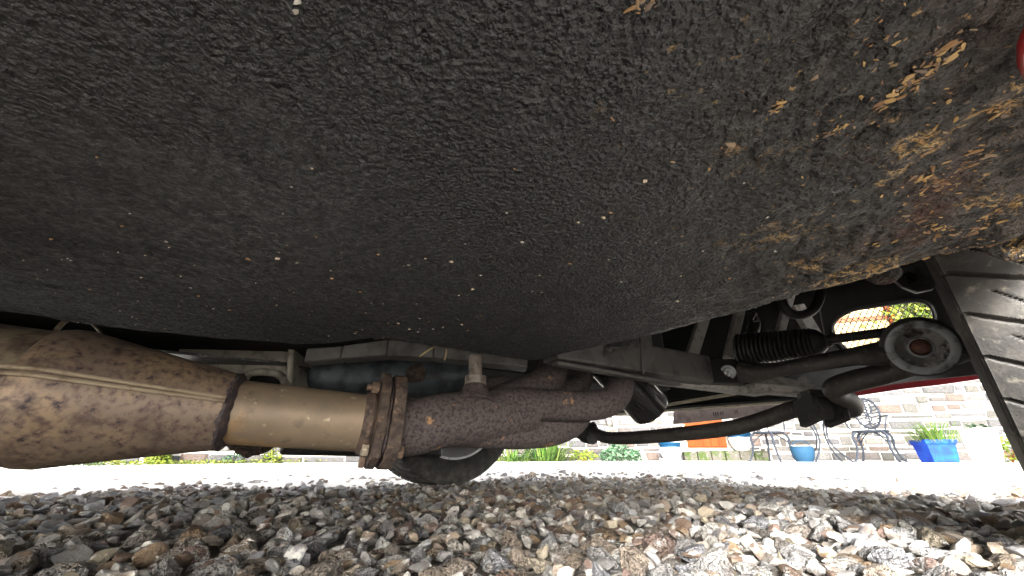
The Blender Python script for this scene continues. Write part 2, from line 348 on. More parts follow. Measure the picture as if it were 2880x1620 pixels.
def scatter(r0, r1, cell, smin, smax, amax):
    k = int(r1 / cell) + 1
    for i in range(-k, k):
        for j in range(-2, k):
            x = (i + rng.random()) * cell; y = (j + rng.random()) * cell; rr = math.hypot(x, y)
            if rr < r0 or rr >= r1 or abs(math.atan2(x, y)) > amax: continue
            s = smin + (smax - smin) * rng.random() ** 2.2
            o_ = on_lit_ground(x, y)
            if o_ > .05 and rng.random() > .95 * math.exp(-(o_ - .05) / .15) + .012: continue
            cells.append((x, y, s, rr))
scatter(.16, 1.5, .0245, .011, .027, R(72)); scatter(1.5, 3.6, .034, .012, .025, R(66)); scatter(3.6, 6.0, .075, .014, .026, R(62))
cells.sort(key=lambda c: c[3])
def screen(p):
    d = Vector(p) - O; z = d.y * math.cos(PITCH) + d.z * math.sin(PITCH); yv = d.z * math.cos(PITCH) - d.y * math.sin(PITCH)
    return (1440 + FPX * d.x / z, 810 - FPX * yv / z) if z > .02 else (9e9, 9e9)
def rot3():
    a, b, c = rng.random() * 6.28, rng.normal() * .32, rng.normal() * .32
    return Matrix.Rotation(a, 3, 'Z') @ Matrix.Rotation(b, 3, 'X') @ Matrix.Rotation(c, 3, 'Y')
big = 0; JV, JF, JR = [], [], []; jo = 0
scored = []
for c in cells:
    x, y, s, rr = c; z = max(hgt(x, y), .007 if on_lit_ground(x, y) > .2 else -1) - s * .15 + rng.normal() * .0025
    px, py = screen((x, y, z)); inside = -60 < px < 2940 and py < 1690
    scored.append((s / rr if inside else 0, x, y, z, s))
order = sorted(range(len(scored)), key=lambda i: -scored[i][0]); chosen = set(order[:300])
for i, (sc_, x, y, z, s) in enumerate(scored):
    m3 = rot3()
    if i in chosen:
        o = bpy.data.objects.new('stone', hi_me[i % len(hi_me)]); COL.objects.link(o)
        o.matrix_basis = Matrix.Translation((x, y, z)) @ m3.to_4x4() @ Matrix.Diagonal((s, s, s, 1)); o.parent = ground
    else:
        V, F = rocks_lo[i % len(rocks_lo)]
        JV.append(V @ np.array(m3).T * s + np.array([x, y, z])); JF.append(np.array(F) + jo); JR.append(np.full(len(F), rng.random())); jo += len(V)
def join_obj(name, JV, JF, JR, material, parent, kind='stuff', angle=28):
    V = np.concatenate(JV); F = np.concatenate(JF); k = F.shape[1]
    me = bpy.data.meshes.new(name); me.vertices.add(len(V)); me.vertices.foreach_set('co', V.ravel())
    me.loops.add(F.size); me.loops.foreach_set('vertex_index', F.ravel()); me.polygons.add(len(F))
    me.polygons.foreach_set('loop_start', np.arange(0, F.size, k)); me.polygons.foreach_set('loop_total', np.full(len(F), k)); me.update(calc_edges=True)
    at = me.attributes.new('rnd', 'FLOAT', 'FACE'); at.data.foreach_set('value', np.concatenate(JR).astype(np.float32))
    if angle: me.shade_smooth(); me.set_sharp_from_angle(angle=R(angle))
    me.materials.append(M[material]); o = bpy.data.objects.new(name, me); COL.objects.link(o)
    if parent: o.parent = parent
    o['kind'] = kind; return o
join_obj('gravel', JV, JF, JR, 'stone_j', ground)

# ================================================================== the car
UAX, LC = .806, .635                            # front axle position along, centreline across
car = empty('car', CP(-.3, LC, 0)); tag(car, 'red low sports car parked over the gravel, seen from underneath', 'car')

# floor pan (near side), rubbery black; front edge square to the car, inner edge tapering to the tunnel
def far_edge(u): return float(np.interp(u, [-1.7, -.35, -.10, .10, .125, .175, .293, .40], [.74, .74, .69, .580, .555, .462, .446, .432]))
def sst(x, a, b): t = max(0., min(1., (x - a) / (b - a))); return t * t * (3 - 2 * t)
def floor_z(u, l, fe):
    z = .232 + .004 * math.sin(u * 9 + l * 4) - .006 * math.exp(-((l - .2) / .2) ** 2)
    e = max(0, 1 - (fe - l) / .035); z += .014 * e * e                       # rolled-up inner edge
    e = max(0, 1 - (.405 - u) / .030); z += .016 * e * e
    z += .016 * max(0, min(1, (-u + .02) / .25)) * sst(l, .42, .72)
    z += .0012 * noise.noise(Vector((u * 30, l * 30, 5))) + .0007 * noise.noise(Vector((u * 90, l * 90, 2)))
    w = .012 * noise.noise(Vector((u * 14, l * 14, 8)))
    z -= .0011 * sst(l + .42 * u + w, .325, .340) - .0009 * sst(l + .42 * u + w, .40, .43)      # brushed-on second coat
    z += .0006 * math.exp(-((l + .25 * u - .47 + w * .3) / .006) ** 2)                        # pressed rib
    m = sst(u * .55 - l + 2.2 * w, .0, .15)                                                 # caked mud towards the arch
    if m > 0:
        q = Vector((u * 34 + 3 * w, l * 60, 1)); rg = abs(noise.noise(q)); r2 = abs(noise.noise(q * 1.9 + Vector((5, 5, 5))))
        z -= m * (.0035 * noise.noise(Vector((u * 22, l * 22, 9))) + .0018 * noise.noise(Vector((u * 75, l * 75, 3))) + .002)
        z += m * (.0045 * max(0, 1 - rg / .10) * sst(noise.noise(Vector((u * 9, l * 9, 4))), -.1, .25) + .002 * max(0, 1 - r2 / .12))
    return z
fm = MB(); NU, NL = 430, 210
us = np.concatenate([np.linspace(-1.7, -.5, 30), np.linspace(-.49, .405, NU)]); fv = []
for u in us:
    fe = far_edge(u); fe2 = fe + .004 * noise.noise(Vector((u * 25, 0, 0)))
    for j in range(NL):
        l = -.056 + (fe2 + .056) * j / (NL - 1); uu = u + (.005 * noise.noise(Vector((l * 22, 3, 0))) if u > .38 else 0)
        fv.append(CP(uu, l, floor_z(u, l, fe2)))
nu = len(us)
fm.add(fv, [(i*NL+j, i*NL+j+1, (i+1)*NL+j+1, (i+1)*NL+j) for i in range(nu-1) for j in range(NL-1)])
fo = obj('floor_pan', fm, 'floor', car, smooth=60); sm = fo.modifiers.new('thick', 'SOLIDIFY'); sm.thickness = .004; sm.offset = 1
# make sure the thickness goes upwards
if fo.data.polygons[0].normal.z < 0: sm.offset = -1
# far-side floor pan
mm = MB(); prism(mm, [CP(.40, 1.40, .236), CP(.40, .845, .236), CP(.11, .72, .236), CP(-.1, .76, .236), CP(-1.7, .76, .236), CP(-1.7, 1.40, .236)], (0, 0, .004))
obj('floor_pan', mm, 'seal', car, smooth=0)
mb = MB(); tube(mb, [CP(.402, l, floor_z(.402, l, .5) - .0005) for l in np.linspace(.36, .02, 60)], [.0022 + .0018 * abs(noise.noise(Vector((k * .37, 2, 2)))) for k in range(60)], 10, 3, lump=.9); obj('edge_sealer', mb, 'seal', fo)
# lumps along the front edge
mb = MB(); tube(mb, [B(2440, 755, .36), B(2468, 772, .355), B(2494, 768, .35), B(2508, 748, .35)], [.006, .010, .011, .006], 14, 4, lump=.3); obj('bolt_lump', mb, 'floor', fo)
mb = MB(); lathe(mb, B(2856, 668, .235), Vector((-.3, -.6, -.75)), [(-.004, .017), (.006, .016), (.008, .012), (.004, .0095), (-.006, .009), (-.006, 0)], 24); obj('drain_tube', mb, 'floor', fo)
# grit and straw stuck to the underseal
mb = MB()
specks = [(690, 755), (1060, 740), (830, 765), (930, 805), (525, 840), (548, 863), (592, 897), (638, 900), (1010, 840), (1178, 910), (1090, 925), (1118, 924), (1150, 938),
          (1175, 946), (1245, 932), (1298, 922), (1315, 937), (1350, 790), (1748, 804), (1268, 755), (1146, 767), (1330, 826), (1905, 850), (385, 810), (130, 700), (775, 754),
          (1000, 950), (1218, 936), (1470, 705), (996, 955), (235, 850), (455, 705), (1604, 758), (1820, 545), (1700, 640), (826, 36), (820, 62), (460, 8)]
for i in range(130):
    specks.append((random.uniform(0, 2200), 980 - abs(random.gauss(0, 190))))
for i, (x, y) in enumerate(specks):
    d = ray(x, y); q = O + d * ((.2235 - CAM_H) / d.z) if d.z > 1 else None
    if q is None: continue
    u, l = q.dot(FW), q.dot(FA)
    if not (-.6 < u < .385 and -.05 < l < far_edge(u) - .03): continue
    q = CP(u, l, floor_z(u, l, far_edge(u)) - .0003)
    s = (.0013 if i < 38 else .0004 + .0005 * random.random()) * (1.0 + .4 * random.random())
    V, F = rocks_lo[i % 22]; mb.add([q + Vector(v) * s * (1, 1, 1)[0] for v in V[:]], F, random.random() * .99 + .005)
tag(obj('stuck_grit', mb, 'grit', fo, smooth=0, fix=False), kind='stuff')
# flaky tan crust near the wheel arch
mb = MB()
def flakes(px, py, n, sx, sy, ang, smax):
    ca, sa = math.cos(ang), math.sin(ang)
    for k in range(n):
        a, b = random.gauss(0, sx), random.gauss(0, sy); q = BZ(px + a * ca - b * sa, py + a * sa + b * ca, .2285); u, l = q.dot(FW), q.dot(FA)
        if u > .395 or l < -.052 or u < -.4: continue
        q = CP(u, l, floor_z(u, l, far_edge(u)) - .0002); s_ = .0006 + (smax - .0006) * random.random() ** 3; V, F = rocks_lo[random.randrange(22)]
        m3 = Matrix.Rotation(random.random() * 6.28, 3, 'Z') @ Matrix.Rotation(random.gauss(0, .5), 3, 'X')
        mb.add([q + m3 @ Vector((v[0] * s_ * 1.5, v[1] * s_ * .8, v[2] * s_ * .8)) for v in V], F, random.random() * .9 + .05)
for a in [(2180, 330, 14, 22, 8, -.6, .0016), (2640, 640, 80, 60, 16, .1, .0024), (2560, 260, 60, 90, 14, -.75, .0022), (2700, 490, 70, 90, 16, -.5, .0024), (2620, 525, 40, 40, 16, .2, .0024), (2340, 390, 20, 34, 7, -.5, .0018), (2052, 438, 14, 10, 7, -.9, .0022),
          (1810, 30, 26, 30, 14, -.6, .002), (2820, 600, 40, 50, 12, -.5, .0022), (2850, 330, 24, 50, 12, -.3, .0022), (2440, 690, 22, 50, 10, -.2, .0018), (2640, 205, 40, 80, 10, -.7, .002), (2720, 700, 50, 70, 10, -.25, .0022), (2500, 120, 18, 50, 40, -.6, .0016), (2300, 430, 30, 160, 90, -.3, .0014), (2600, 350, 50, 140, 120, -.5, .0016)]: flakes(*a)
M['strand'] = mat('dried_crust', (.4,.27,.1), .9, rnd='attr', palette=[(.36,.23,.09), (.28,.17,.08), (.42,.29,.13), (.20,.12,.07), (.15,.115,.09), (.24,.18,.12)])
tag(obj('dried_crust', mb, 'strand', fo, 0, fix=False), kind='stuff')

# chassis rail under the inner floor edge, with a welded seam of underseal
mb = MB(); rp = [(858, 1000, .555), (960, 992, .565), (1090, 978, .575), (1220, 988, .585), (1345, 1005, .595), (1485, 1024, .605)]
hh = [.0185, .0185, .0235, .020, .016, .013]
for i in range(len(rp) - 1):
    a, b = B(*rp[i]), B(*rp[i+1]); d = (b - a); back = Vector((-d.y, d.x, 0)).normalized() * .035; up = Vector((0, 0, 1))
    A0, A1, B0, B1 = a - up*hh[i]*.5, a + up*hh[i]*.6, b - up*hh[i+1]*.5, b + up*hh[i+1]*.6
    mb.add([A0, A1, B0, B1, A0+back, A1+back, B0+back, B1+back], [(0,2,3,1), (4,5,7,6), (1,3,7,5), (0,4,6,2), (0,1,5,4), (2,6,7,3)])
rail = obj('chassis_outrigger', mb, 'frame', car, smooth=30, bevel=.0025)
mb = MB(); tube(mb, [B(1050, 951, .570), B(1100, 949, .574), B(1200, 962, .580), B(1345, 985, .590), B(1480, 1008, .6)], [.0022, .0035, .0028, .003, .003], 10, 24, lump=.9); obj('seam_sealer', mb, 'seal', rail)

# front chassis beam, gusset, bracket and its bolt
p0, p1 = B(1545, 972, .588), B(1975, 1044, .730)
mb = MB(); bar(mb, p0, p1, .045, .050); beam = obj('chassis_beam', mb, 'frame', car, 0, bevel=.004)
mb = MB(); bar(mb, B(1560, 1022, .572), B(1905, 1082, .68), .016, .006); obj('lower_flange', mb, 'frame', beam, 0, bevel=.0015)
mb = MB(); prism(mb, [B(1800, 942, .640), B(1828, 938, .645), B(1838, 1002, .640), B(1806, 1052, .630)], Vector((.004, .006, 0))); obj('gusset', mb, 'frame', beam, 0, bevel=.001)
mb = MB(); prism(mb, [B(1665, 968, .615), B(1800, 962, .640), B(1800, 1042, .634), B(1712, 1030, .610)], Vector((.002, .004, 0))); obj('web_plate', mb, 'frame', beam, 0, bevel=.001)
mb = MB(); prism(mb, [B(1702, 978, .60), B(1740, 958, .605), B(1788, 944, .61), B(1798, 958, .61), B(1796, 980, .605), B(1770, 975, .60), B(1738, 982, .60), B(1712, 1000, .595)], Vector((.001, .003, .004))); obj('loose_underseal_flap', mb, 'seal', fo, 0, bevel=.001)
mb = MB(); prism(mb, [B(1948, 1014, .735), B(2060, 1008, .745), B(2094, 1022, .745), B(2102, 1060, .735), B(2088, 1078, .73), B(1952, 1078, .725)], Vector((.018, .030, 0))); br = obj('wishbone_bracket', mb, 'black', car, 0, bevel=.003)
bn = (O - B(2048, 1047, .73)); bn = (bn.normalized() + Vector((.1, 0, 0)))
mb = MB(); lathe(mb, B(2048, 1047, .733), bn, [(-.004, .0135), (.0015, .0135), (.002, .0125), (.002, .009), (.003, .0085), (.0065, .0085), (.0085, .007), (.0085, .0045), (.011, .004), (.0115, 0)], 24); obj('bolt', mb, 'dish', br)
# pale under-tube running to the anti-roll bar mount
mb = MB(); bar(mb, B(1830, 1068, .72), B(2140, 1106, .80), .03, .012); bar(mb, B(2100, 1090, .78), B(2320, 1108, .80), .05, .014); sub = obj('lower_chassis_tube', mb, 'frame_pale', car, 0, bevel=.003)
mb = MB(); prism(mb, [B(2126, 1078, .76), B(2170, 1052, .78), B(2290, 1082, .80), B(2302, 1108, .79), B(2150, 1108, .765)], Vector((.004, .008, 0))); obj('side_plate', mb, 'frame_pale', sub, 0, bevel=.002)
mb = MB(); bar(mb, B(2252, 1062, .83), B(2275, 1090, .82), .01, .014); obj('strut', mb, 'frame_pale', sub, 0, bevel=.001)
# upright chassis struts
for a, b, w, d in (((1990, 860, .87), (1938, 1020, .85), .024, .024), ((2088, 842, .88), (2048, 1010, .86), .020, .020), ((2226, 815, .90), (2186, 960, .88), .018, .018), ((2240, 860, .93), (2300, 960, .92), .030, .02)):
    mb = MB(); bar(mb, B(*a), B(*b), w, d, Vector((0, 1, 0))); obj('chassis_strut', mb, 'frame_pale', car, 0, bevel=.003)
mb = MB(); tube(mb, [B(2112, 880, .84), B(2122, 905, .84), B(2118, 935, .84), B(2105, 948, .84)], [.008, .012, .012, .007], 12, 4, lump=.2); obj('cable_clip', mb, 'rubber', car)
mb = MB(); tube(mb, [B(2195, 800, .72), B(2200, 850, .72), B(2222, 880, .72), B(2258, 886, .72), B(2290, 868, .72), B(2306, 830, .72), B(2312, 790, .72)], .0088, 16, 8); obj('hose', mb, 'rubber', car)
mb = MB(); tube(mb, [B(2302, 850, .74), B(2322, 960, .745), B(2332, 1000, .75)], .0013, 6); obj('wire', mb, 'frame_pale', car)
mb = MB(); tube(mb, [B(2118, 900, .82), B(2128, 880, .80), B(2132, 905, .8)], .0009, 5); tube(mb, [B(2119, 905, .8), B(2136, 900, .8)], .0009, 5); obj('wire', mb, 'frame_pale', car)

# steering rack gaiter and track rod
g0, g1 = B(2078, 985, .80), B(2292, 964, .70); ax = (g1 - g0); Lg = ax.length; prof = [(0, .012), (0, .029)]
for k in range(17):
    t = Lg * (k + .5) / 17; prof += [(t - Lg*.014, .0335 - .0004*k), (t, .0345 - .0004*k), (t + Lg*.014, .0335 - .0004*k), (t + Lg*.029, .0275 - .0003*k)]
prof += [(Lg, .026), (Lg + .006, .024), (Lg + .018, .012), (Lg + .018, 0)]
mb = MB(); lathe(mb, g0, ax, prof, 36); gt = obj('steering_gaiter', mb, 'rubber', car)
mb = MB(); tube(mb, [B(2300, 962, .70), B(2330, 958, .69), B(2350, 953, .683), B(2480, 936, .645), B(2640, 915, .60)], [.0125, .0115, .0085, .0082, .0095], 16, 4); obj('track_rod', mb, 'arb', car)

# lower wishbone, ball joint and its plated cap
mb = MB(); tube(mb, [B(2085, 1046, .735), B(2125, 1047, .715), B(2180, 1041, .69), B(2290, 1022, .645), B(2400, 1003, .612), B(2480, 995, .60), B(2540, 990, .60)], [.019, .016, .0115, .0115, .0125, .017, .020], 20, 6, squash=1.15)
tube(mb, [B(2620, 1010, .60), B(2690, 995, .575), B(2760, 970, .54), B(2840, 960, .53)], [.02, .015, .013, .012], 16, 4); wb = obj('wishbone', mb, 'arb', car)
bj = B(2588, 976, .560); bax = Vector((-.60, -.70, -.30)).normalized()
mb = MB(); lathe(mb, bj, bax, [(-.034, .02), (-.034, .038), (-.012, .0425), (-.006, .0445), (-.003, .044), (-.002, .0395), (.003, .039), (.0, .030), (-.008, .02), (-.008, 0)], 48); hs_ = obj('ball_joint_housing', mb, 'arb', car)
mb = MB(); lathe(mb, bj + bax * .003, bax, [(0, .0395), (.003, .040), (.005, .0385), (.0052, .034), (.0046, .029), (.0018, .0225), (-.0012, .018), (-.0016, .0155), (.0010, .0142), (.0012, .0125), (-.004, .0115)], 48); obj('cap', mb, 'dish', hs_)
mb = MB(); lathe(mb, bj + bax * .0034, bax, [(.0047, .0285), (.0030, .0245), (.0005, .0195), (-.0008, .0165), (-.0010, .0152)], 48); obj('greasy_bowl', mb, 'bowl', hs_)
mb = MB(); lathe(mb, bj + bax * .003, bax, [(-.009, .0125), (-.006, .0120), (-.002, .009), (.0, .005), (.0004, 0)], 24); obj('stud', mb, 'rust', hs_)
mb = MB(); prism(mb, [B(2508, 780, .62), B(2530, 755, .62), B(2600, 735, .62), B(2640, 770, .62), B(2628, 812, .62), B(2580, 822, .62), B(2540, 806, .62)], Vector((.006, .01, 0))); hc = obj('upright_bracket', mb, 'frame', car, 0, bevel=.002)
mb = MB(); lathe(mb, B(2556, 782, .617), Vector((-.5, -.8, -.2)), [(0, .0105), (.001, .0105), (.001, .0065), (-.003, .006), (-.003, 0)], 20); obj('hole_ring', mb, 'void', hc)

# anti-roll bar: straight across the car, through a clamp, hairpin and back to the wishbone
UA = .97
arb = [BU(1668, 1212, UA+.03), BU(1690, 1226, UA+.01), BU(1725, 1232, UA), BU(1800, 1230, UA), BU(1960, 1216, UA), BU(2080, 1199, UA), BU(2160, 1176, UA), BU(2230, 1152, UA), BU(2300, 1142, UA-.01),
       B(2370, 1152, .775), B(2397, 1146, .745), B(2385, 1125, .715), B(2352, 1106, .69), B(2350, 1090, .665), B(2400, 1072, .64), B(2480, 1052, .615), B(2560, 1028, .59)]
mb = MB(); tube(mb, arb, [.0165]*9 + [.0165, .0165, .0165, .0165, .0165, .0165, .0165, .0165], 20, 8); ab = obj('anti_roll_bar', mb, 'arb', car)
mb = MB(); tube(mb, [BU(1628, 1206, UA+.05), BU(1648, 1218, UA+.045), BU(1668, 1224, UA+.04)], [.026, .030, .027], 20, 3); tube(mb, [BU(1662, 1190, UA+.03), BU(1668, 1205, UA+.03), BU(1676, 1222, UA+.02)], [.012, .015, .014], 12, 3); obj('bush', mb, 'rubber', ab)
mb = MB(); bar(mb, B(2258, 1110, .76), B(2360, 1112, .745), .06, .012, Vector((0, 0, 1)))
for (x0, y0, x1, y1) in ((2262, 1118, 2284, 1192), (2338, 1118, 2356, 1192)): bar(mb, B(x0, y0, .745), B(x1, y1, .735), .012, .05, Vector((0, 1, 0)))
bar(mb, B(2272, 1100, .75), B(2278, 1125, .75), .02, .02); ck = obj('clamp', mb, 'black', ab, 0, bevel=.002)
mb = MB(); bar(mb, B(2278, 1150, .757), B(2345, 1152, .75), .035, .040); obj('clamp_bush', mb, 'black', ab, 0, bevel=.004)
mb = MB(); tube(mb, [B(2293, 1148, .735), B(2296, 1165, .735)], [.0055, .0065], 8); obj('clamp_bolt', mb, 'rust', ab)

# oil filter canister
c0, c1 = B(1705, 1012, .735), B(1832, 1150, .785); ax = c1 - c0; Lf = ax.length
mb = MB(); lathe(mb, c0, ax, [(0, 0), (0, .041), (Lf*.96, .041), (Lf*.985, .0395), (Lf*1.0, .037), (Lf*1.005, .03), (Lf*1.0, 0)], 48); obj('oil_filter', mb, 'gloss', car)

# ---------------- exhaust
E1 = Vector((-.309, .450, .1445)); E2 = Vector((-.183, .513, .137)); EA = (E2 - E1).normalized()
def EX(t): return E1 + EA * t
EW = (O - E1); EW = (EW - EA * EW.dot(EA)).normalized(); EN = EW.cross(EA).normalized(); EN = EN if EN.z > 0 else -EN
mb = MB(); ts = np.linspace(-.62, -.150, 24); tube(mb, [EX(t) for t in ts], [.0605 + .0006 * math.sin(t*40) for t in ts], 56); cat = obj('catalytic_converter', mb, 'cat', car)
mb = MB(); T = [-.160, -.158, -.150, -.138, -.124, -.100, -.070, -.040, -.012, -.004]; RR = [.0575, .0625, .0645, .0645, .0618, .0570, .0515, .0460, .0410, .0400]
tube(mb, [EX(t) for t in T], RR, 56, 4); obj('cone', mb, 'cone', cat)
mb = MB()
for da in (0, 5.0):
    pts = []
    for t in np.linspace(-.45, -.006, 40):
        r = float(np.interp(t, [-.62, -.161] + T[1:], [.0608, .0608] + RR[1:])) + .0018; a = R(13 + da)
        pts.append(EX(t) + (EW * math.cos(a) + EN * math.sin(a)) * r)
    tube(mb, pts, .0021, 8)
obj('seam', mb, 'seam', cat)
mb = MB(); tube(mb, [B(150, 955, .44), B(162, 925, .44), B(185, 903, .44), B(215, 893, .44), B(248, 903, .445), B(280, 932, .45), B(306, 975, .455)], .0016, 8, 6, squash=2.2); obj('heat_shield_hoop', mb, 'cat', cat)
mb = MB(); lathe(mb, EX(-.004), EA, [(-.006, .037), (-.004, .0405), (.0, .0412), (.003, .039), (.005, .0345)], 56); wo = obj('weld_bead', mb, 'weld', cat)
for v in wo.data.vertices:
    d = Vector(v.co) - EX(-.004); d -= EA * d.dot(EA); v.co = Vector(v.co) + d.normalized() * .0018 * noise.noise(Vector(v.co) * 170) + EA * .0028 * noise.noise(Vector(v.co) * 110)
mb = MB(); tube(mb, [EX(t) for t in (-.01, .05, .10, .150)], [.034, .0342, .034, .0338], 56); pipe = obj('exhaust_pipe', mb, 'pipe', car)
mb = MB(); lathe(mb, EX(.139), EA, [(-.006, .034), (-.002, .037), (.004, .0385), (.008, .036)], 48); obj('weld_bead', mb, 'flange', pipe)
# flange plates, irregular with scale
def plate(t0, t1, k, seed):
    mb = MB(); x, y = EN, EW; n_ = 40; rings = []
    for t in (t0, t0 + .0008, t1 - .0008, t1):
        ring = []
        for i in range(n_):
            a = 2*math.pi*i/n_; r = (.0425 + (.0165 if math.cos(a) > 0 else .0115) * abs(math.cos(a)) ** 2.2 + .0030 * math.cos(3*a)) * k +   .0048 * noise.noise(Vector((math.cos(a)*4, math.sin(a)*4, seed))) + .0016 * noise.noise(Vector((math.cos(a)*11, math.sin(a)*11, seed)))
            if t in (t0, t1): r -= .0012
            ring.append(EX(t + .0012 * noise.noise(Vector((a*2, t*200, seed)))) + x * (math.cos(a) * r) + y * (math.sin(a) * r))
        rings.append(ring)
    vs = sum(rings, []); fs = [(i*n_+j, i*n_+(j+1) % n_, (i+1)*n_+(j+1) % n_, (i+1)*n_+j) for i in range(3) for j in range(n_)]
    fs += [tuple(range(n_)), tuple(range(3*n_, 4*n_))]; return mb.add(vs, fs)
fl = obj('exhaust_flange', plate(.148, .1595, 1.0, 1.5), 'flange', car, 30)
obj('gasket', plate(.1602, .1632, .94, 5.5), 'weld', fl, 30); obj('flange_plate', plate(.1640, .1790, 1.02, 9.1), 'flange', fl, 30)
def hexnut(name, c, axd, r, h, m, par, stud=0):
    mb = MB(); x, y = basis(Vector(axd)); c = Vector(c); axd = Vector(axd).normalized()
    prism(mb, [c + x * (math.cos(k*math.pi/3) * r) + y * (math.sin(k*math.pi/3) * r) for k in range(6)], axd * h)
    if stud: tube(mb, [c + axd * h * .9, c + axd * (h + stud)], r * .5, 10)
    return obj(name, mb, m, par, 30, bevel=.0008)
hexnut('nut', EX(.146) + EN*.042 + EW*.016, -EA, .008, .009, 'rustnut', fl, .006)
hexnut('nut', EX(.146) - EN*.030 + EW*.026, -EA, .0072, .008, 'nut', fl)
hexnut('nut', EX(.146) - EN*.044 + EW*.012, -EA, .0075, .006, 'rustnut', fl)
hexnut('nut', EX(.180) - EN*.030 + EW*.024, EA, .0080, .007, 'rustnut', fl)
# manifold: tubes fused into one skin
mb = MB()
tube(mb, [EX(.17), EX(.20), B(1250, 1180, .548), B(1330, 1175, .565), B(1420, 1165, .588), B(1500, 1158, .605)], [.0355, .0355, .0350, .0350, .034, .028], 32, 6)
tube(mb, [B(1330, 1155, .57), B(1430, 1138, .585), B(1550, 1140, .605), B(1650, 1141, .620), B(1706, 1132, .632), B(1738, 1104, .650), B(1744, 1060, .675), B(1744, 985, .70)], [.026, .0245, .0228, .0225, .0225, .0225, .022, .022], 28, 6)
tube(mb, [B(1290, 1190, .565), B(1400, 1208, .590), B(1490, 1213, .618), B(1560, 1206, .642), B(1614, 1178, .665), B(1640, 1120, .69)], [.030, .0262, .0245, .024, .024, .024], 28, 6)
tube(mb, [B(1380, 1140, .60), B(1470, 1105, .622), B(1530, 1078, .64), B(1552, 1040, .66), B(1556, 985, .68)], [.024, .025, .026, .0265, .026], 28, 6)
tube(mb, [B(1500, 1115, .665), B(1605, 1102, .685), B(1638, 1066, .70), B(1642, 985, .71)], [.021, .0195, .019, .019], 24, 6)
tube(mb, [B(1290, 1140, .61), B(1370, 1100, .63), B(1425, 1090, .64), B(1490, 1112, .66)], [.016, .020, .020, .020], 24, 6)
tube(mb, [B(1334, 1130, .55), B(1336, 1102, .552), B(1337, 1082, .553)], [.029, .0195, .0155], 24, 5)
mf = obj('exhaust_manifold', mb, 'manifold', car, 60)
rm = mf.modifiers.new('fuse', 'REMESH'); rm.mode = 'VOXEL'; rm.voxel_size = .0020; rm.use_smooth_shade = True
s_ = mf.modifiers.new('smooth', 'SMOOTH'); s_.iterations = 4; s_.factor = .5
hexnut('sensor_nut', B(1337, 1084, .553), Vector((0, 0, 1)), .0155, .0135, 'sensor', mf)
mb = MB(); tube(mb, [B(1337, 1060, .553), B(1337, 1015, .553), B(1337, 1000, .553)], [.0095, .0095, .009], 14); obj('oxygen_sensor', mb, 'sensor', mf)

# gearbox, starter and other dark masses in the tunnel
mb = MB(); prism(mb, [B(470, 925, .62), B(812, 925, .64), B(812, 1120, .64), B(690, 1120, .635), B(600, 1078, .63), B(520, 1040, .625)], Vector((-.03, .14, .01))); gb = obj('gearbox', mb, 'alloy', car, 30, bevel=.008)
mb = MB(); prism(mb, [B(812, 925, .625), B(832, 925, .628), B(818, 1120, .628), B(800, 1120, .625)], Vector((-.03, .16, 0))); obj('bell_housing_rib', mb, 'alloy', gb, 0, bevel=.003)
mb = MB(); tube(mb, [B(690, 1068, .622), B(700, 1052, .622), B(735, 1046, .625), B(780, 1052, .628), B(800, 1070, .628), B(812, 1090, .628)], [.005, .006, .006, .006, .006, .006], 10, 5); obj('case_rib', mb, 'alloy', gb)
mb = MB(); lathe(mb, B(742, 1082, .632), Vector((.1, -1, -.1)), [(0, .024), (.006, .022), (.006, .016), (-.004, .015), (-.004, 0)], 24); obj('drain_boss', mb, 'void', gb)
mb = MB(); tube(mb, [B(905, 1068, .70), B(925, 1066, .70), B(1050, 1064, .72), B(1190, 1062, .74), B(1330, 1060, .76)], [.030, .037, .038, .038, .036], 32, 4); st = obj('starter_motor', mb, 'motor', car)
mb = MB(); tube(mb, [B(1168, 1052, .69), B(1172, 1045, .68)], [.017, .015], 12, 2, lump=.4); obj('terminal', mb, 'flange', st)
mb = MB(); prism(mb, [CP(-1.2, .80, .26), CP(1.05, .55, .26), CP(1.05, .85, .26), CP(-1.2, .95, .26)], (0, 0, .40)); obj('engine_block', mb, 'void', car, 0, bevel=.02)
mb = MB(); bar(mb, B(795, 1262, 1.08), B(1240, 1272, 1.20), .08, .030); obj('far_silencer_pipe', mb, 'black', car, 0, bevel=.010)
mb = MB(); tube(mb, [B(640, 1240, .92), B(690, 1262, .92), B(742, 1262, .92), B(770, 1245, .92)], [.016, .016, .014, .01], 12, 4, squash=.7, lump=.5); tube(mb, [B(665, 1266, .90), B(700, 1275, .90), B(735, 1268, .90)], [.005, .008, .005], 8, 3, lump=.8); obj('gearbox_mount', mb, 'flange', car)
mb = MB(); prism(mb, [B(1146, 1262, .60), B(1262, 1248, .64), B(1225, 1262, .62), B(1165, 1280, .60)], Vector((0, .01, .01))); obj('manifold_support', mb, 'frame', car, 0, bevel=.002)

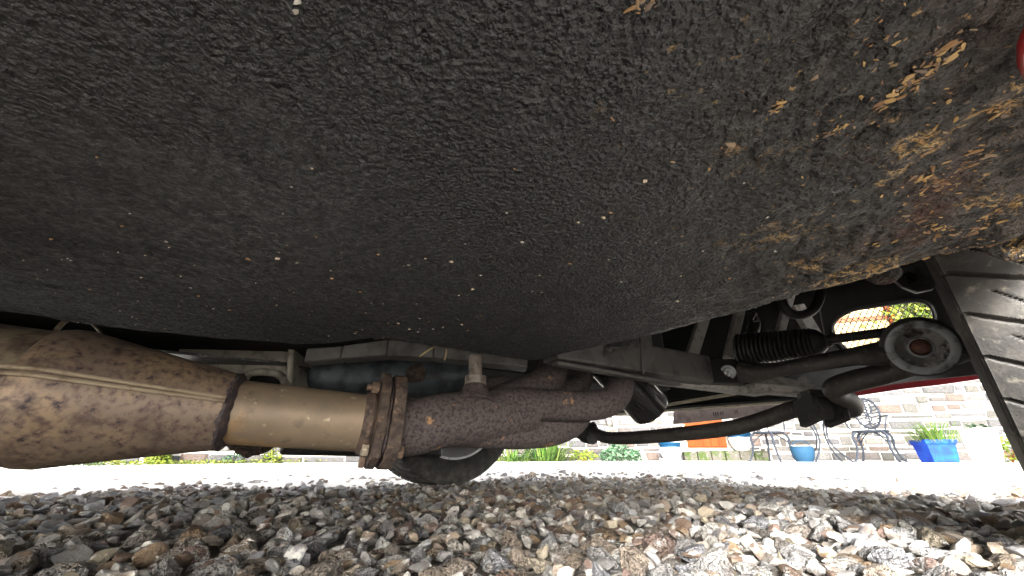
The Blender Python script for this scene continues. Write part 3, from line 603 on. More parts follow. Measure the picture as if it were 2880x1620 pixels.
# ---------------- nose: inner panel with two grilles, lip, undertray, number plate
UN = 1.52
oval_px = [(2344, 936), (2343, 915), (2362, 892), (2400, 873), (2450, 864), (2520, 853), (2570, 847), (2602, 851), (2622, 866), (2631, 888), (2629, 900), (2612, 916), (2560, 935), (2500, 958), (2455, 972), (2425, 982), (2392, 988), (2372, 976), (2356, 956)]
ov = [BU(x, y, UN) for x, y in oval_px]; ov2 = [(p.dot(FA), p.z) for p in catmull(ov + [ov[0]], 4)[:-1]]
mb = MB(); b2 = bmesh.new()
def bvert(l, z): return b2.verts.new(CP(UN, l, z))
def loop(pts):
    vs = [bvert(*p) for p in pts]; return [b2.edges.new((vs[i], vs[(i+1) % len(vs)])) for i in range(len(vs))]
lipz = lambda l: float(np.interp(l, [-.05, .12, .35, 1.3], [.285, .284, .268, .262]))
outer = [(-.21, .30), (-.05, lipz(-.05)), (.12, lipz(.12)), (.35, lipz(.35)), (.92, .268), (1.15, .284), (1.32, .285), (1.48, .30), (1.48, .55), (1.25, .70), (.635, .76), (.02, .70), (-.21, .55)]
ed = loop(outer) + loop(ov2) + loop([(2*LC - l, z) for l, z in ov2])
bmesh.ops.triangle_fill(b2, use_beauty=True, edges=ed)
me = bpy.data.meshes.new('nose_panel'); b2.to_mesh(me); b2.free(); me.materials.append(M['void'])
npn = bpy.data.objects.new('nose_panel', me); COL.objects.link(npn); setp(npn, car); sd = npn.modifiers.new('thick', 'SOLIDIFY'); sd.thickness = .006
def grille(pts, flip):
    """expanded-metal mesh clipped to the oval"""
    mb = MB(); P = [(2*LC - l, z) if flip else (l, z) for l, z in pts]; ls = [p[0] for p in P]; zs = [p[1] for p in P]
    def inside(l, z):
        c = False; j = len(P) - 1
        for i in range(len(P)):
            if (P[i][1] > z) != (P[j][1] > z) and l < (P[j][0]-P[i][0]) * (z-P[i][1]) / (P[j][1]-P[i][1]) + P[i][0]: c = not c
            j = i
        return c
    dw, dh = .0150, .0215; l0, l1, z0, z1 = min(ls), max(ls), min(zs), max(zs)
    for i in range(int((l1-l0)/dw) + 3):
        for j in range(int((z1-z0)/dh) + 3):
            for s in (-1, 1):
                a = (l0 + i*dw, z0 + j*dh - dh); b = (a[0] + s*dw/2, a[1] + dh/2); c = (a[0], a[1] + dh)
                for q, r in ((a, b), (b, c)):
                    if inside((q[0]+r[0])/2, (q[1]+r[1])/2): bar(mb, CP(UN+.012, *q), CP(UN+.012, *r), .0016, .004, FW)
    return mb
for flip in (False, True):
    go = obj('grille_mesh', grille(ov2, flip), 'black', car, 0, fix=False); go['kind'] = 'stuff'
    mb = MB(); P = [CP(UN - .006, 2*LC - l if flip else l, z) for l, z in ov2]; tube(mb, P + [P[0]], .006, 8, caps=False); obj('grille_frame', mb, 'black', go)
UB = 1.58
edge_px = [(2310, 1128), (2330, 1125), (2420, 1112), (2540, 1094), (2640, 1083), (2745, 1068), (2860, 1052)]
mb = MB(); P = [BU(x, y, UB) for x, y in edge_px]
for i in range(len(P) - 1):
    a, b = P[i], P[i+1]; t = Vector((0, 0, .085)); k = FW * .05
    mb.add([a, b, b + t + k, a + t + k, a + FW*.02, b + FW*.02, b + t + k*1.3, a + t + k*1.3], [(0,1,2,3), (4,7,6,5), (0,4,5,1), (3,2,6,7)])
obj('nose_lip', mb, 'red', car, 50)
mb = MB(); P = [BU(x, y, UB) for x, y in [(1560, 1178), (1700, 1168), (1860, 1155), (2050, 1141), (2200, 1131), (2312, 1124)]]
for i in range(len(P) - 1): bar(mb, P[i], P[i+1], .030, .012)
obj('undertray_edge', mb, 'cream_lip', car, 0)
mb = MB(); bar(mb, BU(1858, 1142, 1.32), BU(2110, 1100, 1.32), .02, .008); obj('radiator_support', mb, 'cream_lip', car, 0)
mb = MB(); q = [BU(1590, 1172, 1.34), BU(2290, 1122, 1.34), BU(2290, 1100, 1.50), BU(1600, 1150, 1.50)]; prism(mb, q, (0, 0, .006)); obj('undertray', mb, 'black', car, 0)
mb = MB(); a, b, c, d = [BU(x, y, 1.62) for x, y in [(1894, 1194), (2290, 1154), (2290, 1118), (1894, 1152)]]; prism(mb, [a, b, c, d], FW * .004); npl = obj('number_plate', mb, 'plate', car, 0)
mb = MB()
for x in (2006, 2012, 2018, 2026, 2032, 2066, 2072):
    y = 1175 - (x - 1894) * .1; a, b = BU(x, y - 4, 1.6185), BU(x + 2, y + 6, 1.6185); bar(mb, a, b, .0025, .0015, FW)
obj('faint_print', mb, 'dark_mark', npl, 0)['kind'] = 'stuff'

# ---------------- wheels
def make_tyre():
    Rw, rr, HW = .300, .205, .094
    side = [(-.078, rr), (-.096, rr + .015), (-.1045, rr + .040), (-.1048, rr + .058), (-.1025, rr + .072), (-.1008, rr + .0765), (-.0996, rr + .0762), (-.0990, rr + .0805), (-.0978, rr + .0802), (-.0972, rr + .0845), (-.0955, rr + .0850)]
    NA = 1800; rows = side + [(-HW + 2 * HW * i / 94, None) for i in range(95)] + [(-w, r) for w, r in side[::-1]]
    a = np.linspace(0, 2*np.pi, NA, endpoint=False); V = np.zeros((NA, len(rows), 3)); per = 2*np.pi / 46
    cut = lambda d, hw, soft: np.clip((hw + soft - np.abs(d)) / (2 * soft), 0, 1)
    for j, (w, r) in enumerate(rows):
        if r is None:
            rad = np.full(NA, Rw - .0005 - .0088 * abs(w / HW) ** 4); s = abs(w); sg = 1 if w > 0 else -1
            for cw in (-.035, .0, .035): rad = rad - .006 * float(cut(w - cw, .0042, .0012))
            wob = .0012 * np.sin(a * 61 + j) * .4
            ph = ((a + wob + sg * .04 + (s - .03) * 1.3 + 6.0 * (s - .04) ** 2) / per) % 1.0 - .5
            if s > .038: rad = rad - .0058 * cut(ph * per * Rw, .0019, .0007)
            ph2 = ((a + (s - .03) * 3.6 + .09) / per) % 1.0 - .5; e = float(np.clip(min(s - .046, .078 - s) / .004, 0, 1))
            if e > 0: rad = rad - .0034 * e * cut(ph2 * per * Rw, .0008, .0006)
            ph3 = ((a + s * 3) / per) % 1.0 - .5; e = float(np.clip(min(s - .007, .031 - s) / .003, 0, 1))
            if e > 0: rad = rad - .004 * e * cut(ph3 * per * Rw, .0011, .0006)
        else:
            rad = np.full(NA, r)
            if r > rr + .078: 
                ph = ((a + sg0(w) * .04 + (.094 - .03) * 1.3 + 6.0 * .054 ** 2) / per) % 1.0 - .5; rad = rad - .003 * cut(ph * per * Rw, .0019, .0007)
        V[:, j, 0] = rad * np.cos(a); V[:, j, 1] = w; V[:, j, 2] = rad * np.sin(a)
    K = len(rows); I = np.arange(NA)[:, None]; J = np.arange(K - 1)[None]; I2 = (I + 1) % NA
    F = np.stack([I*K+J, I2*K+J, I2*K+J+1, I*K+J+1], -1).reshape(-1, 4); V = V.reshape(-1, 3)
    me = bpy.data.meshes.new('tyre'); me.vertices.add(len(V)); me.vertices.foreach_set('co', V.ravel()); me.loops.add(F.size); me.loops.foreach_set('vertex_index', F.ravel())
    me.polygons.add(len(F)); me.polygons.foreach_set('loop_start', np.arange(0, F.size, 4)); me.polygons.foreach_set('loop_total', np.full(len(F), 4)); me.update(calc_edges=True)
    me.shade_smooth(); me.set_sharp_from_angle(angle=R(38)); me.materials.append(M['tyre'])
    return me
def sg0(w): return 1 if w > 0 else -1
tyre_me = make_tyre()
mb = MB(); lathe(mb, (0, 0, 0), (0, 1, 0), [(-.098, .2055), (-.099, .213), (-.094, .2135), (-.088, .205), (-.075, .196), (-.03, .175), (.03, .175), (.075, .196), (.09, .205), (.096, .213), (.098, .2055), (.09, .197), (.07, .187), (.06, .165), (.055, .05), (.055, 0)], 64)
lathe(mb, (0, 0, 0), (0, 1, 0), [(-.094, .203), (-.080, .190), (-.03, .170), (.05, .168)], 64)
rim_o = obj('rim', mb, 'rim'); rim_me = rim_o.data; bpy.data.objects.remove(rim_o)
mb = MB(); lathe(mb, (0, 0, 0), (0, 1, 0), [(-.06, 0), (-.06, .05), (-.035, .06), (-.035, .135), (-.02, .135), (-.02, .05), (.05, .05)], 40); dk = obj('brake_disc', mb, 'void'); dk_me = dk.data; bpy.data.objects.remove(dk)
MW = Matrix((( -FW.x, FA.x, 0, 0), (-FW.y, FA.y, 0, 0), (0, 0, 1, 0), (0, 0, 0, 1)))      # local x: back, local y: far side
for k, (u, l, out, steer) in enumerate([(UAX, -.107, -1, 0), (UAX, 1.378, 1, 0), (-1.47, -.10, -1, 0), (-1.47, 1.37, 1, 0)]):
    w = empty('wheel', CP(u, l, .297)); w.matrix_basis = Matrix.Translation(CP(u, l, .297)) @ MW @ Matrix.Rotation(R(0 if out > 0 else 180), 4, 'Z') @ Matrix.Rotation(.31 * k, 4, 'Y')
    setp(w, car)
    for nm, me in (('tyre', tyre_me), ('rim', rim_me), ('brake_disc', dk_me)):
        o = bpy.data.objects.new(nm, me); COL.objects.link(o); o.parent = w

# ---------------- body shell
ST = [(1.545, .84, .30, .52, .62), (1.40, .845, .27, .58, .68), (1.20, .85, .25, .62, .72), (.80, .855, .24, .66, .78), (.35, .85, .24, .69, .84), (.10, .85, .24, .70, .92), (-.25, .85, .24, .71, 1.14), (-.60, .85, .24, .72, 1.20),
      (-1.0, .855, .24, .74, 1.16), (-1.5, .87, .25, .76, .98), (-2.0, .84, .30, .74, .86), (-2.3, .70, .38, .66, .72)]
ui = np.linspace(1.545, -2.3, 120); sv = []; prof_n = 0
for u in ui:
    xs = [s[0] for s in ST][::-1]; w, zb, zs, zt = [float(np.interp(u, xs, [s[k] for s in ST][::-1])) for k in (1, 2, 3, 4)]
    half = [(w*.815, zb), (w*.85, zb+.015), (w*.90, zb+.05), (w*.945, zb+.10), (w*.98, zb+.17), (w, zb+.25), (w*.99, zs-.06), (w*.95, zs), (w*.82, zs+(zt-zs)*.25), (w*.66, zs+(zt-zs)*.62), (w*.45, zs+(zt-zs)*.93), (w*.2, zt), (0, zt)]
    pr = [(-a, z) for a, z in half] + [(a, z) for a, z in half[-2::-1]]; prof_n = len(pr)
    sv += [CP(u, LC + a, z) for a, z in pr]
fs = []
for i in range(len(ui) - 1):
    for j in range(prof_n - 1):
        c = sum((sv[q] for q in (i*prof_n+j, i*prof_n+j+1, (i+1)*prof_n+j+1, (i+1)*prof_n+j)), Vector()) / 4; cu, cl = c.dot(FW), c.dot(FA) - LC
        if abs(cl) > .55 and any(math.hypot(cu - wu, c.z - .30) < .345 for wu in (UAX, -1.47)): continue
        fs.append((i*prof_n+j, i*prof_n+j+1, (i+1)*prof_n+j+1, (i+1)*prof_n+j))
n0 = (len(ui)-1)*prof_n; fs.append(tuple(range(n0, n0 + prof_n)))
mb = MB(); mb.add(sv, fs); body = obj('body_shell', mb, 'red', car, 50, fix=True); body.data.materials.append(M['void'])
sd = body.modifiers.new('thick', 'SOLIDIFY'); sd.thickness = .012; sd.offset = -1; sd.material_offset = 1
# red sill lip, seen at the edge of the picture
mb = MB(); tube(mb, [CP(-.9, -.064, .236), CP(0.0, -.064, .236), CP(.25, -.064, .236), CP(.40, -.062, .242)], [.011, .011, .011, .009], 16, 6); obj('sill_lip', mb, 'red', car)
mb = MB(); tube(mb, [BZ(2912, 60, .226), BZ(2908, 110, .224), BZ(2907, 170, .224), BZ(2912, 230, .226)], [.002, .0036, .0036, .002], 14, 5); obj('jacking_lug', mb, 'red', car)
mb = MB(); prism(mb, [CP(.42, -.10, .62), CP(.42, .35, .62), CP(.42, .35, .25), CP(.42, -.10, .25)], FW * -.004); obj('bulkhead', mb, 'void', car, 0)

# two dry straws caught on the outrigger
for pts, lab in (([(1180, 1003, .556), (1200, 988, .555), (1222, 975, .554)], 'longer dry straw caught slantwise on the dark chassis rail under the floor'),
                 ([(1250, 1014, .560), (1255, 995, .558), (1256, 982, .557)], 'short upright dry straw stuck on the chassis rail beside the longer one')):
    mb = MB(); tube(mb, [B(*p) for p in pts], [.0011, .0014, .0009], 6, 3); tag(obj('dry_straw', mb, 'straw'), lab, 'straw', 'straws on the chassis rail')

# ================================================================== courtyard
WC, WR, WL = Vector((2.2, 7.7, 0)), Vector((8.6, 5.9, 0)), Vector((-5.6, 3.7, 0))
house = empty('stone_house', WC); tag(house, 'stone built house with timber window and pale upper wall behind the car', 'house')
hd = (WR - WC).normalized(); hn = Vector((hd.y, -hd.x, 0)); hn = hn if hn.y < 0 else -hn; HL = (WR - WC).length
def HP(s, z, d=0.0): return WC + hd * s + Vector((0, 0, z)) + hn * d
def hit_house(px, py, d=0.0):
    r_ = ray(px, py); t = (HP(0, 0, d) - O).dot(hn) / r_.dot(hn); p = O + r_ * t; return (p - WC).dot(hd), p.z
mb = MB(); prism(mb, [HP(-.3, -.1), HP(HL + 2, -.1), HP(HL + 2, 4.6), HP(-.3, 4.6)], -hn * .45); hw = obj('wall', mb, 'mortar', house, 0)
ds0, dz0 = hit_house(1935, 1260); ds1, dz1 = hit_house(2030, 1180)
var = []
for i in range(14):
    r_ = random.Random(i); j = lambda a: a + r_.uniform(-.07, .07)
    bk = [(-.5, 0, -.5), (.5, 0, -.5), (.5, 0, .5), (-.5, 0, .5)]; md = [(j(-.5), .6, j(-.5)), (j(.5), .6, j(-.5)), (j(.5), .6, j(.5)), (j(-.5), .6, j(.5))]
    fr = [(x*.84 + r_.uniform(-.04, .04), 1 + r_.uniform(-.15, .2), z*.78 + r_.uniform(-.05, .05)) for x, _, z in md]
    me = bpy.data.meshes.new('stone'); me.from_pydata(bk + md + fr, [], [(0,1,5,4), (1,2,6,5), (2,3,7,6), (3,0,4,7), (4,5,9,8), (5,6,10,9), (6,7,11,10), (7,4,8,11), (8,9,10,11)])
    me.materials.append(M['wallstone']); var.append(me)
HM = Matrix.Identity(4)
for r_ in range(3): HM[r_][0] = hd[r_]; HM[r_][1] = hn[r_]; HM[r_][2] = (0, 0, 1)[r_]
jv, jf, jr = [], [], []; cnt = 0; jo = 0
def courses(z0, z1, s0, s1, wmin, wmax, hmin, hmax):
    z = z0
    while z < z1:
        h = random.uniform(hmin, hmax); s = s0 + random.uniform(0, .1)
        while s < s1:
            w = random.uniform(wmin, wmax); hh_ = h * random.uniform(.55, 1.08); w *= random.choice((.6, .8, 1, 1.15)); dz_ = (h - hh_) * random.random()
            yield s + w/2, max(.01, z + dz_) + hh_/2, w - random.uniform(.014, .03), hh_ - .016
            s += w
        z += h
plane_stones = list(courses(0, 1.55, -.25, HL, .14, .50, .07, .20)); 
for s, z, w, h in plane_stones:
    if ds0 - .05 < s < ds1 + .05 and dz0 - .05 < z < dz1 + .06: continue
    dpt = random.uniform(.012, .03); me = var[random.randrange(14)]
    mtx = Matrix.Translation(HP(s, z, .0)) @ HM @ Matrix.Diagonal((w, dpt, h, 1))
    px, py = screen(HP(s, z)); vis = 1400 < px < 2900 and 1060 < py
    if vis and cnt < 300:
        o = bpy.data.objects.new('stone', me); COL.objects.link(o); o.parent = hw; o.matrix_parent_inverse = wmat(hw).inverted(); o.matrix_basis = mtx; cnt += 1
    else:
        V = np.array([(mtx @ v.co)[:] for v in me.vertices]); F = np.array([tuple(p.vertices) for p in me.polygons]); jv.append(V); jf.append(F + jo); jr.append(np.full(len(F), random.random())); jo += len(V)
for s, z, w, h in courses(1.56, 2.05, -.25, HL + 1.8, .2, .5, .1, .18):
    me = var[random.randrange(14)]; mtx = Matrix.Translation(HP(s, z)) @ HM @ Matrix.Diagonal((w, .025, h, 1))
    V = np.array([(mtx @ v.co)[:] for v in me.vertices]); F = np.array([tuple(p.vertices) for p in me.polygons]); jv.append(V); jf.append(F + jo); jr.append(np.full(len(F), random.random())); jo += len(V)
so = join_obj('stonework', jv, jf, jr, 'wallstone_j', None, angle=0); setp(so, hw)
mb = MB(); prism(mb, [HP(-.3, 2.06, .03), HP(HL + 2, 2.06, .03), HP(HL + 2, 4.6, .03), HP(-.3, 4.6, .03)], -hn * .025); obj('rendered_wall', mb, 'render', house, 0)
mb = MB(); prism(mb, [HP(-.6, 4.55, .35), HP(HL + 2.3, 4.55, .35), HP(HL + 2.3, 6.2, -2.6), HP(-.6, 6.2, -2.6)], Vector((0, 0, .12))); obj('roof', mb, 'slate', house, 0)
# low orange timber hatch with a stone sill
mb = MB()
prism(mb, [HP(ds0, dz0, .0), HP(ds1, dz0, .0), HP(ds1, dz1, .0), HP(ds0, dz1, .0)], hn * .012); dr = obj('timber_hatch', mb, 'orange', house, 0)
for k in range(5):
    a = ds0 + (ds1 - ds0) * k / 5 + .005; b = ds0 + (ds1 - ds0) * (k + 1) / 5 - .005
    mb = MB(); prism(mb, [HP(a, dz0 + .02, .0125), HP(b, dz0 + .02, .0125), HP(b, dz1 - .02, .0125), HP(a, dz1 - .02, .0125)], hn * .012); obj('board', mb, 'orange', dr, 0)
mb = MB(); prism(mb, [HP(ds0 - .15, dz0 - .075, -.01), HP(ds1 + .35, dz0 - .075, -.01), HP(ds1 + .35, dz0 - .012, -.01), HP(ds0 - .15, dz0 - .012, -.01)], hn * .12); obj('sill', mb, 'slate', dr, 0, bevel=.008)
# upper window seen through the grille: amber boards, brown frame, orange post
def hrect(x0, y0, x1, y1, d, m, name, par, th=.03):
    (s0, z0), (s1, z1) = hit_house(x0, y1, d), hit_house(x1, y0, d); mb = MB(); prism(mb, [HP(s0, z0, d), HP(s1, z0, d), HP(s1, z1, d), HP(s0, z1, d)], hn * th); return obj(name, mb, m, par, 0), (s0, z0, s1, z1)
sh, bx = hrect(2365, 830, 2474, 1010, .04, 'amber', 'shutter', house)
s0, z0, s1, z1 = bx
for k in range(6):
    a = s0 + (s1 - s0) * k / 6 + .006; b = s0 + (s1 - s0) * (k+1) / 6 - .006
    mb = MB(); prism(mb, [HP(a, z0, .0705), HP(b, z0, .0705), HP(b, z1, .0705), HP(a, z1, .0705)], hn * .012); obj('board', mb, 'amber', sh, 0)
mb = MB(); zz = hit_house(2420, 898, .08)[1]; bar(mb, HP(s0, zz, .09), HP(s1 + .05, zz, .09), .03, .07); bar(mb, HP(s1 + .03, z0, .06), HP(s1 + .03, zz, .06), .03, .08, hn); obj('shutter_frame', mb, 'brownwood', sh, 0)
ps = hit_house(2510, 900, .06)[0]; mb = MB(); bar(mb, HP(ps, 1.8, .09), HP(ps, 4.3, .09), .16, .10, hn); obj('orange_post', mb, 'orange', house, 0)

# low ledge in front of the house
lo0, lo1 = hit_house(1925, 1290, .25), hit_house(2165, 1290, .25)
mb = MB()
for k in range(6):
    a = lo0[0] + (lo1[0] - lo0[0]) * k / 6 + .004; b = lo0[0] + (lo1[0] - lo0[0]) * (k+1) / 6 - .004
    if k == 0: lg = None
    m1 = MB(); h_ = .16 + random.uniform(-.012, .012); prism(m1, [HP(a, -.02, .03), HP(b, -.02, .03), HP(b, h_, .03), HP(a, h_, .03)], hn * (.26 + random.uniform(-.02, .02)))
    if lg is None: lg = tag(obj('stone_ledge', m1, 'moss', None, 0, bevel=.015), 'low mossy stone ledge along the foot of the house wall', 'ledge')
    else: obj('stone_block', m1, 'moss', lg, 0, bevel=.015)

# garden wall on the left
gw = empty('garden_wall', (WC + WL) / 2); tag(gw, 'low rubble garden wall with plants along its foot, left behind the exhaust', 'wall')
gd = (WL - WC).normalized(); gn = Vector((gd.y, -gd.x, 0)); gn = gn if gn.y < 0 else -gn; GL = (WL - WC).length
def GP(s, z, d=0.0): return WC + gd * s + Vector((0, 0, z)) + gn * d
mb = MB(); prism(mb, [GP(.3, -.1), GP(GL + 1, -.1), GP(GL + 1, 1.25), GP(.3, 1.25)], -gn * .35); go = obj('wall_core', mb, 'mortar', gw, 0)
GM = Matrix.Identity(4)
for r_ in range(3): GM[r_][0] = -gd[r_]; GM[r_][1] = gn[r_]; GM[r_][2] = (0, 0, 1)[r_]
jv, jf, jr = [], [], []; jo = 0; cnt = 0
for s, z, w, h in courses(0, 1.25, .3, GL + .9, .12, .42, .07, .15):
    me = var[random.randrange(14)]; mtx = Matrix.Translation(GP(s, z)) @ GM @ Matrix.Diagonal((w, random.uniform(.012, .035), h, 1))
    px, py = screen(GP(s, z))
    if -20 < px < 1900 and py > 1215 and cnt < 300:
        o = bpy.data.objects.new('stone', me); COL.objects.link(o); o.parent = go; o.matrix_parent_inverse = wmat(go).inverted(); o.matrix_basis = mtx; cnt += 1; continue
    V = np.array([(mtx @ v.co)[:] for v in me.vertices]); F = np.array([tuple(p.vertices) for p in me.polygons]); jv.append(V); jf.append(F + jo); jr.append(np.full(len(F), random.random())); jo += len(V)
so = join_obj('stonework', jv, jf, jr, 'wallstone_j', None, angle=0); setp(so, go)

# ---------------- pots
def round_pot(px, pyb, dist, wpx, hpx, z0, label, rim='bluerim'):
    p = B(px, pyb, dist); p.z = z0; k = dist / 1190.0; r = wpx * k / 2; h = hpx * k / .918
    t = empty('flower_pot', p); tag(t, label, 'flower pot')
    mb = MB(); lathe(mb, p, (0, 0, 1), [(0, 0), (0, r*.60), (h*.08, r*.66), (h*.4, r*.93), (h*.62, r*1.0), (h*.74, r*.97)], 32); obj('body', mb, 'whitepot', t)
    mb = MB(); lathe(mb, p, (0, 0, 1), [(h*.74, r*.97), (h*.86, r*.96), (h*.88, r*1.03), (h, r*1.04), (h, r*.9), (h*.85, r*.85), (h*.85, 0)], 32); obj('rim', mb, rim, t)
    return t
round_pot(1890, 1294, 6.9, 58, 46, hgt(0, 7), 'white pot with blue rim standing on the gravel below the orange hatch')
lz = .172; pz = HP((lo0[0]+lo1[0])/2, 0, .17)
pp_ = HP(hit_house(2090, 1270, .17)[0], lz, .17)
t = round_pot(2090, 1277, pp_.y, 60, 42, lz, 'white pot with blue rim standing on the mossy ledge')

def box_planter():
    c = B(2647, 1306, 5.55); c.z = 0; k = 5.55 / 1190; w = 66 * k; h = 56 * k / .918
    t = empty('planter', c); tag(t, 'cobalt blue square glazed planter with feathery grass beside the wall', 'planter')
    def ring(z, ww): return [c + hd*(sx*ww/2) + hn*(sy*ww/2) + Vector((0, 0, z)) for sx, sy in ((-1,-1), (1,-1), (1,1), (-1,1))]
    mb = MB(); lv = [(0, w*.86), (h*.8, w*1.0), (h*.82, w*1.10), (h, w*1.12), (h, w*.98), (h*.85, w*.96)]
    for z, ww in lv: mb.v += [tuple(p) for p in ring(z, ww)]
    for i in range(len(lv)-1): mb.f += [(i*4+q, i*4+(q+1) % 4, (i+1)*4+(q+1) % 4, (i+1)*4+q) for q in range(4)]
    mb.f += [(3,2,1,0)]; mb.a = [0.0]*len(mb.f); obj('pot_body', mb, 'bluepot', t, 0, bevel=.012)
    mb = MB(); prism(mb, ring(h*.84, w*.97), (0, 0, .01)); obj('soil', mb, 'soil', t, 0)
    return t, c + Vector((0, 0, h*.9))
_, ptop = box_planter()
def blade_plant(name, base, n, length, width, material, label, cat, droop=1.0, spread=.5, up=.9, lean=Vector((0, 0, 0))):
    t = empty(name, base); tag(t, label, cat); mb = MB()
    for i in range(n):
        a = random.uniform(0, 6.28); d = Vector((math.cos(a), math.sin(a), 0)); L_ = length * random.uniform(.55, 1.1); w = width * random.uniform(.6, 1.2); el = random.uniform(.25, 1.0) * up
        p = Vector(base) + d * random.uniform(0, spread * .35) ; v = (d * random.uniform(.2, 1) * spread + Vector((0, 0, el)) + lean).normalized(); side = v.cross(Vector((0, 0, 1))); side = side.normalized() if side.length > .01 else Vector((1, 0, 0))
        vs = []; n_ = 5
        for k in range(n_ + 1):
            f = k / n_; ww = w * (1 - f) ** .7 * (.6 + 1.2 * f * (1 - f)); vs += [p - side * ww / 2, p + side * ww / 2]
            p = p + v * (L_ / n_); v = (v + Vector((0, 0, -.22 * droop * (.4 + f)))).normalized()
            if p.z < .01: p.z = .01
        mb.add(vs, [(2*k, 2*k+1, 2*k+3, 2*k+2) for k in range(n_)], random.random() * .98 + .01)
    obj('foliage', mb, material, t, 60, fix=False); return t
def leaf_bush(name, base, n, rad, hgt_, leaf, material, label, cat):
    t = empty(name, base); tag(t, label, cat); mb = MB()
    for i in range(n):
        a = random.uniform(0, 6.28); r = rad * math.sqrt(random.random()); z = hgt_ * random.random() ** .8 * (1 - .6 * (r / rad) ** 2)
        c = Vector(base) + Vector((math.cos(a) * r, math.sin(a) * r, z + .01)); x = Vector((random.gauss(0, 1), random.gauss(0, 1), random.gauss(0, .6))).normalized(); y = x.cross(Vector((random.gauss(0, 1), random.gauss(0, 1), random.gauss(0, 1)))).normalized()
        s = leaf * random.uniform(.6, 1.3); mb.add([c - x*s, c + y*s*.45, c + x*s, c - y*s*.45], [(0,1,2), (0,2,3)], random.random() * .98 + .01)
    obj('foliage', mb, material, t, 0, fix=False)
    mb = MB()
    for k in range(5):
        a = k * 1.3; tube(mb, [Vector(base), Vector(base) + Vector((math.cos(a)*rad*.3, math.sin(a)*rad*.3, hgt_*.5))], [.006, .003], 5)
    obj('stems', mb, 'brownwood', t); return t
blade_plant('ornamental_grass', ptop, 260, .40, .014, 'leafA', 'tall feathery green grass growing in the cobalt blue planter', 'plant', 1.5, .75, 1.0, Vector((-.25, 0, .1)))
def G0(px, dist): p = B(px, 1290, dist); p.z = 0.0; return p
blade_plant('strap_leaf_plant', G0(1535, 6.6), 260, .50, .040, 'leafA', 'bright green strap-leaved clump beyond the far front wheel', 'plant', 1.2, .9, 1.0)
blade_plant('strap_leaf_plant', G0(1440, 6.3), 140, .36, .034, 'leafA', 'smaller strap-leaved clump just right of the far front tyre', 'plant', 1.6, .9, .7)
leaf_bush('bush', G0(1745, 6.9), 900, .33, .26, .035, 'leafB', 'low bluish green bush between strap-leaved clump and white pot', 'bush')
leaf_bush('bush', G0(1640, 7.0), 300, .28, .2, .030, 'leafC', 'sparse pale green bush next to the bright strap-leaved clump', 'bush')
blade_plant('strap_leaf_plant', G0(235, 4.05), 70, .26, .022, 'leafB', 'pale striped strap-leaved plant under the catalytic converter', 'plant', 1.9, 1.1, .6)
leaf_bush('bush', G0(445, 4.5), 520, .11, .21, .022, 'leafC', 'yellow green upright shrub below the rusty exhaust cone', 'bush')
leaf_bush('bush', G0(760, 5.1), 420, .13, .20, .022, 'leafC', 'yellow green bushy plant beside the hanging gearbox mount', 'bush')
leaf_bush('bush', G0(655, 4.9), 240, .12, .12, .020, 'leafB', 'small grey green tuft left of the hanging gearbox mount', 'bush')
mb = MB()
for i in range(1500):
    px = random.uniform(250, 1050); d_ = float(np.interp(px, [223, 1000], [4.0, 5.75])) - random.uniform(.05, .25); c = G0(px, d_); c.z = random.uniform(.005, .05)
    x = Vector((random.gauss(0, 1), random.gauss(0, 1), random.gauss(0, .4))).normalized(); y = x.cross(Vector((random.gauss(0, 1), random.gauss(0, 1), 1))).normalized(); s = random.uniform(.008, .02)
    mb.add([c - x*s, c + y*s*.5, c + x*s, c - y*s*.5], [(0,1,2), (0,2,3)], random.random()*.98+.01)
tag(obj('ground_cover', mb, 'leafC', None, 0, fix=False), 'low weedy ground cover along the foot of the garden wall', 'ground cover', kind='stuff')
# white urn and the plant at the right edge
c = B(2785, 1308, 5.35); c.z = 0; k = 5.35/1190
t = empty('white_urn', c); tag(t, 'large plain white planter with a small dark plant, right of blue planter', 'planter')
mb = MB(); lathe(mb, c, (0, 0, 1), [(0, 0), (0, 27*k), (20*k, 33*k), (60*k, 39*k), (80*k, 41*k), (88*k, 42*k), (92*k, 42*k), (92*k, 37*k), (80*k, 35*k), (80*k, 0)], 32); obj('pot_body', mb, 'whitepot', t)
pl = leaf_bush('small_plant', c + Vector((0, 0, 82*k)), 70, .15, .10, .035, 'leafB', 'few dark leaves sprouting from the large white planter', 'plant')
c2 = B(2850, 1300, 5.3); c2.z = 0
leaf_bush('shrub', c2, 300, .18, .33, .03, 'leafC', 'yellow green shrub at the right edge behind the near tyre', 'bush')
# climbing foliage beyond the right part of the grille
cs, cz = hit_house(2585, 880, .2); t = empty('climbing_plant', HP(cs, 2.1, .1)); tag(t, 'yellow green climbing plant on the pale wall, seen through the grille mesh', 'climber')
mb = MB()
for i in range(1500):
    c = HP(cs + random.gauss(0, .28) + .1, cz + random.gauss(0, .30), random.uniform(.06, .28)); x = Vector((random.gauss(0, 1), random.gauss(0, 1), random.gauss(0, 1))).normalized(); y = x.cross(Vector((random.gauss(0, 1), 1, random.gauss(0, 1)))).normalized(); s = random.uniform(.03, .07)
    mb.add([c - x*s, c + y*s*.5, c + x*s, c - y*s*.5], [(0,1,2), (0,2,3)], random.random()*.98+.01)
obj('foliage', mb, 'leafC', t, 0, fix=False)
mb = MB(); tube(mb, [HP(cs+.2, 4.5, .08), HP(cs+.05, 3.6, .08), HP(cs+.12, cz, .08)], [.03, .025, .015], 8, 5); obj('stem', mb, 'brownwood', t)

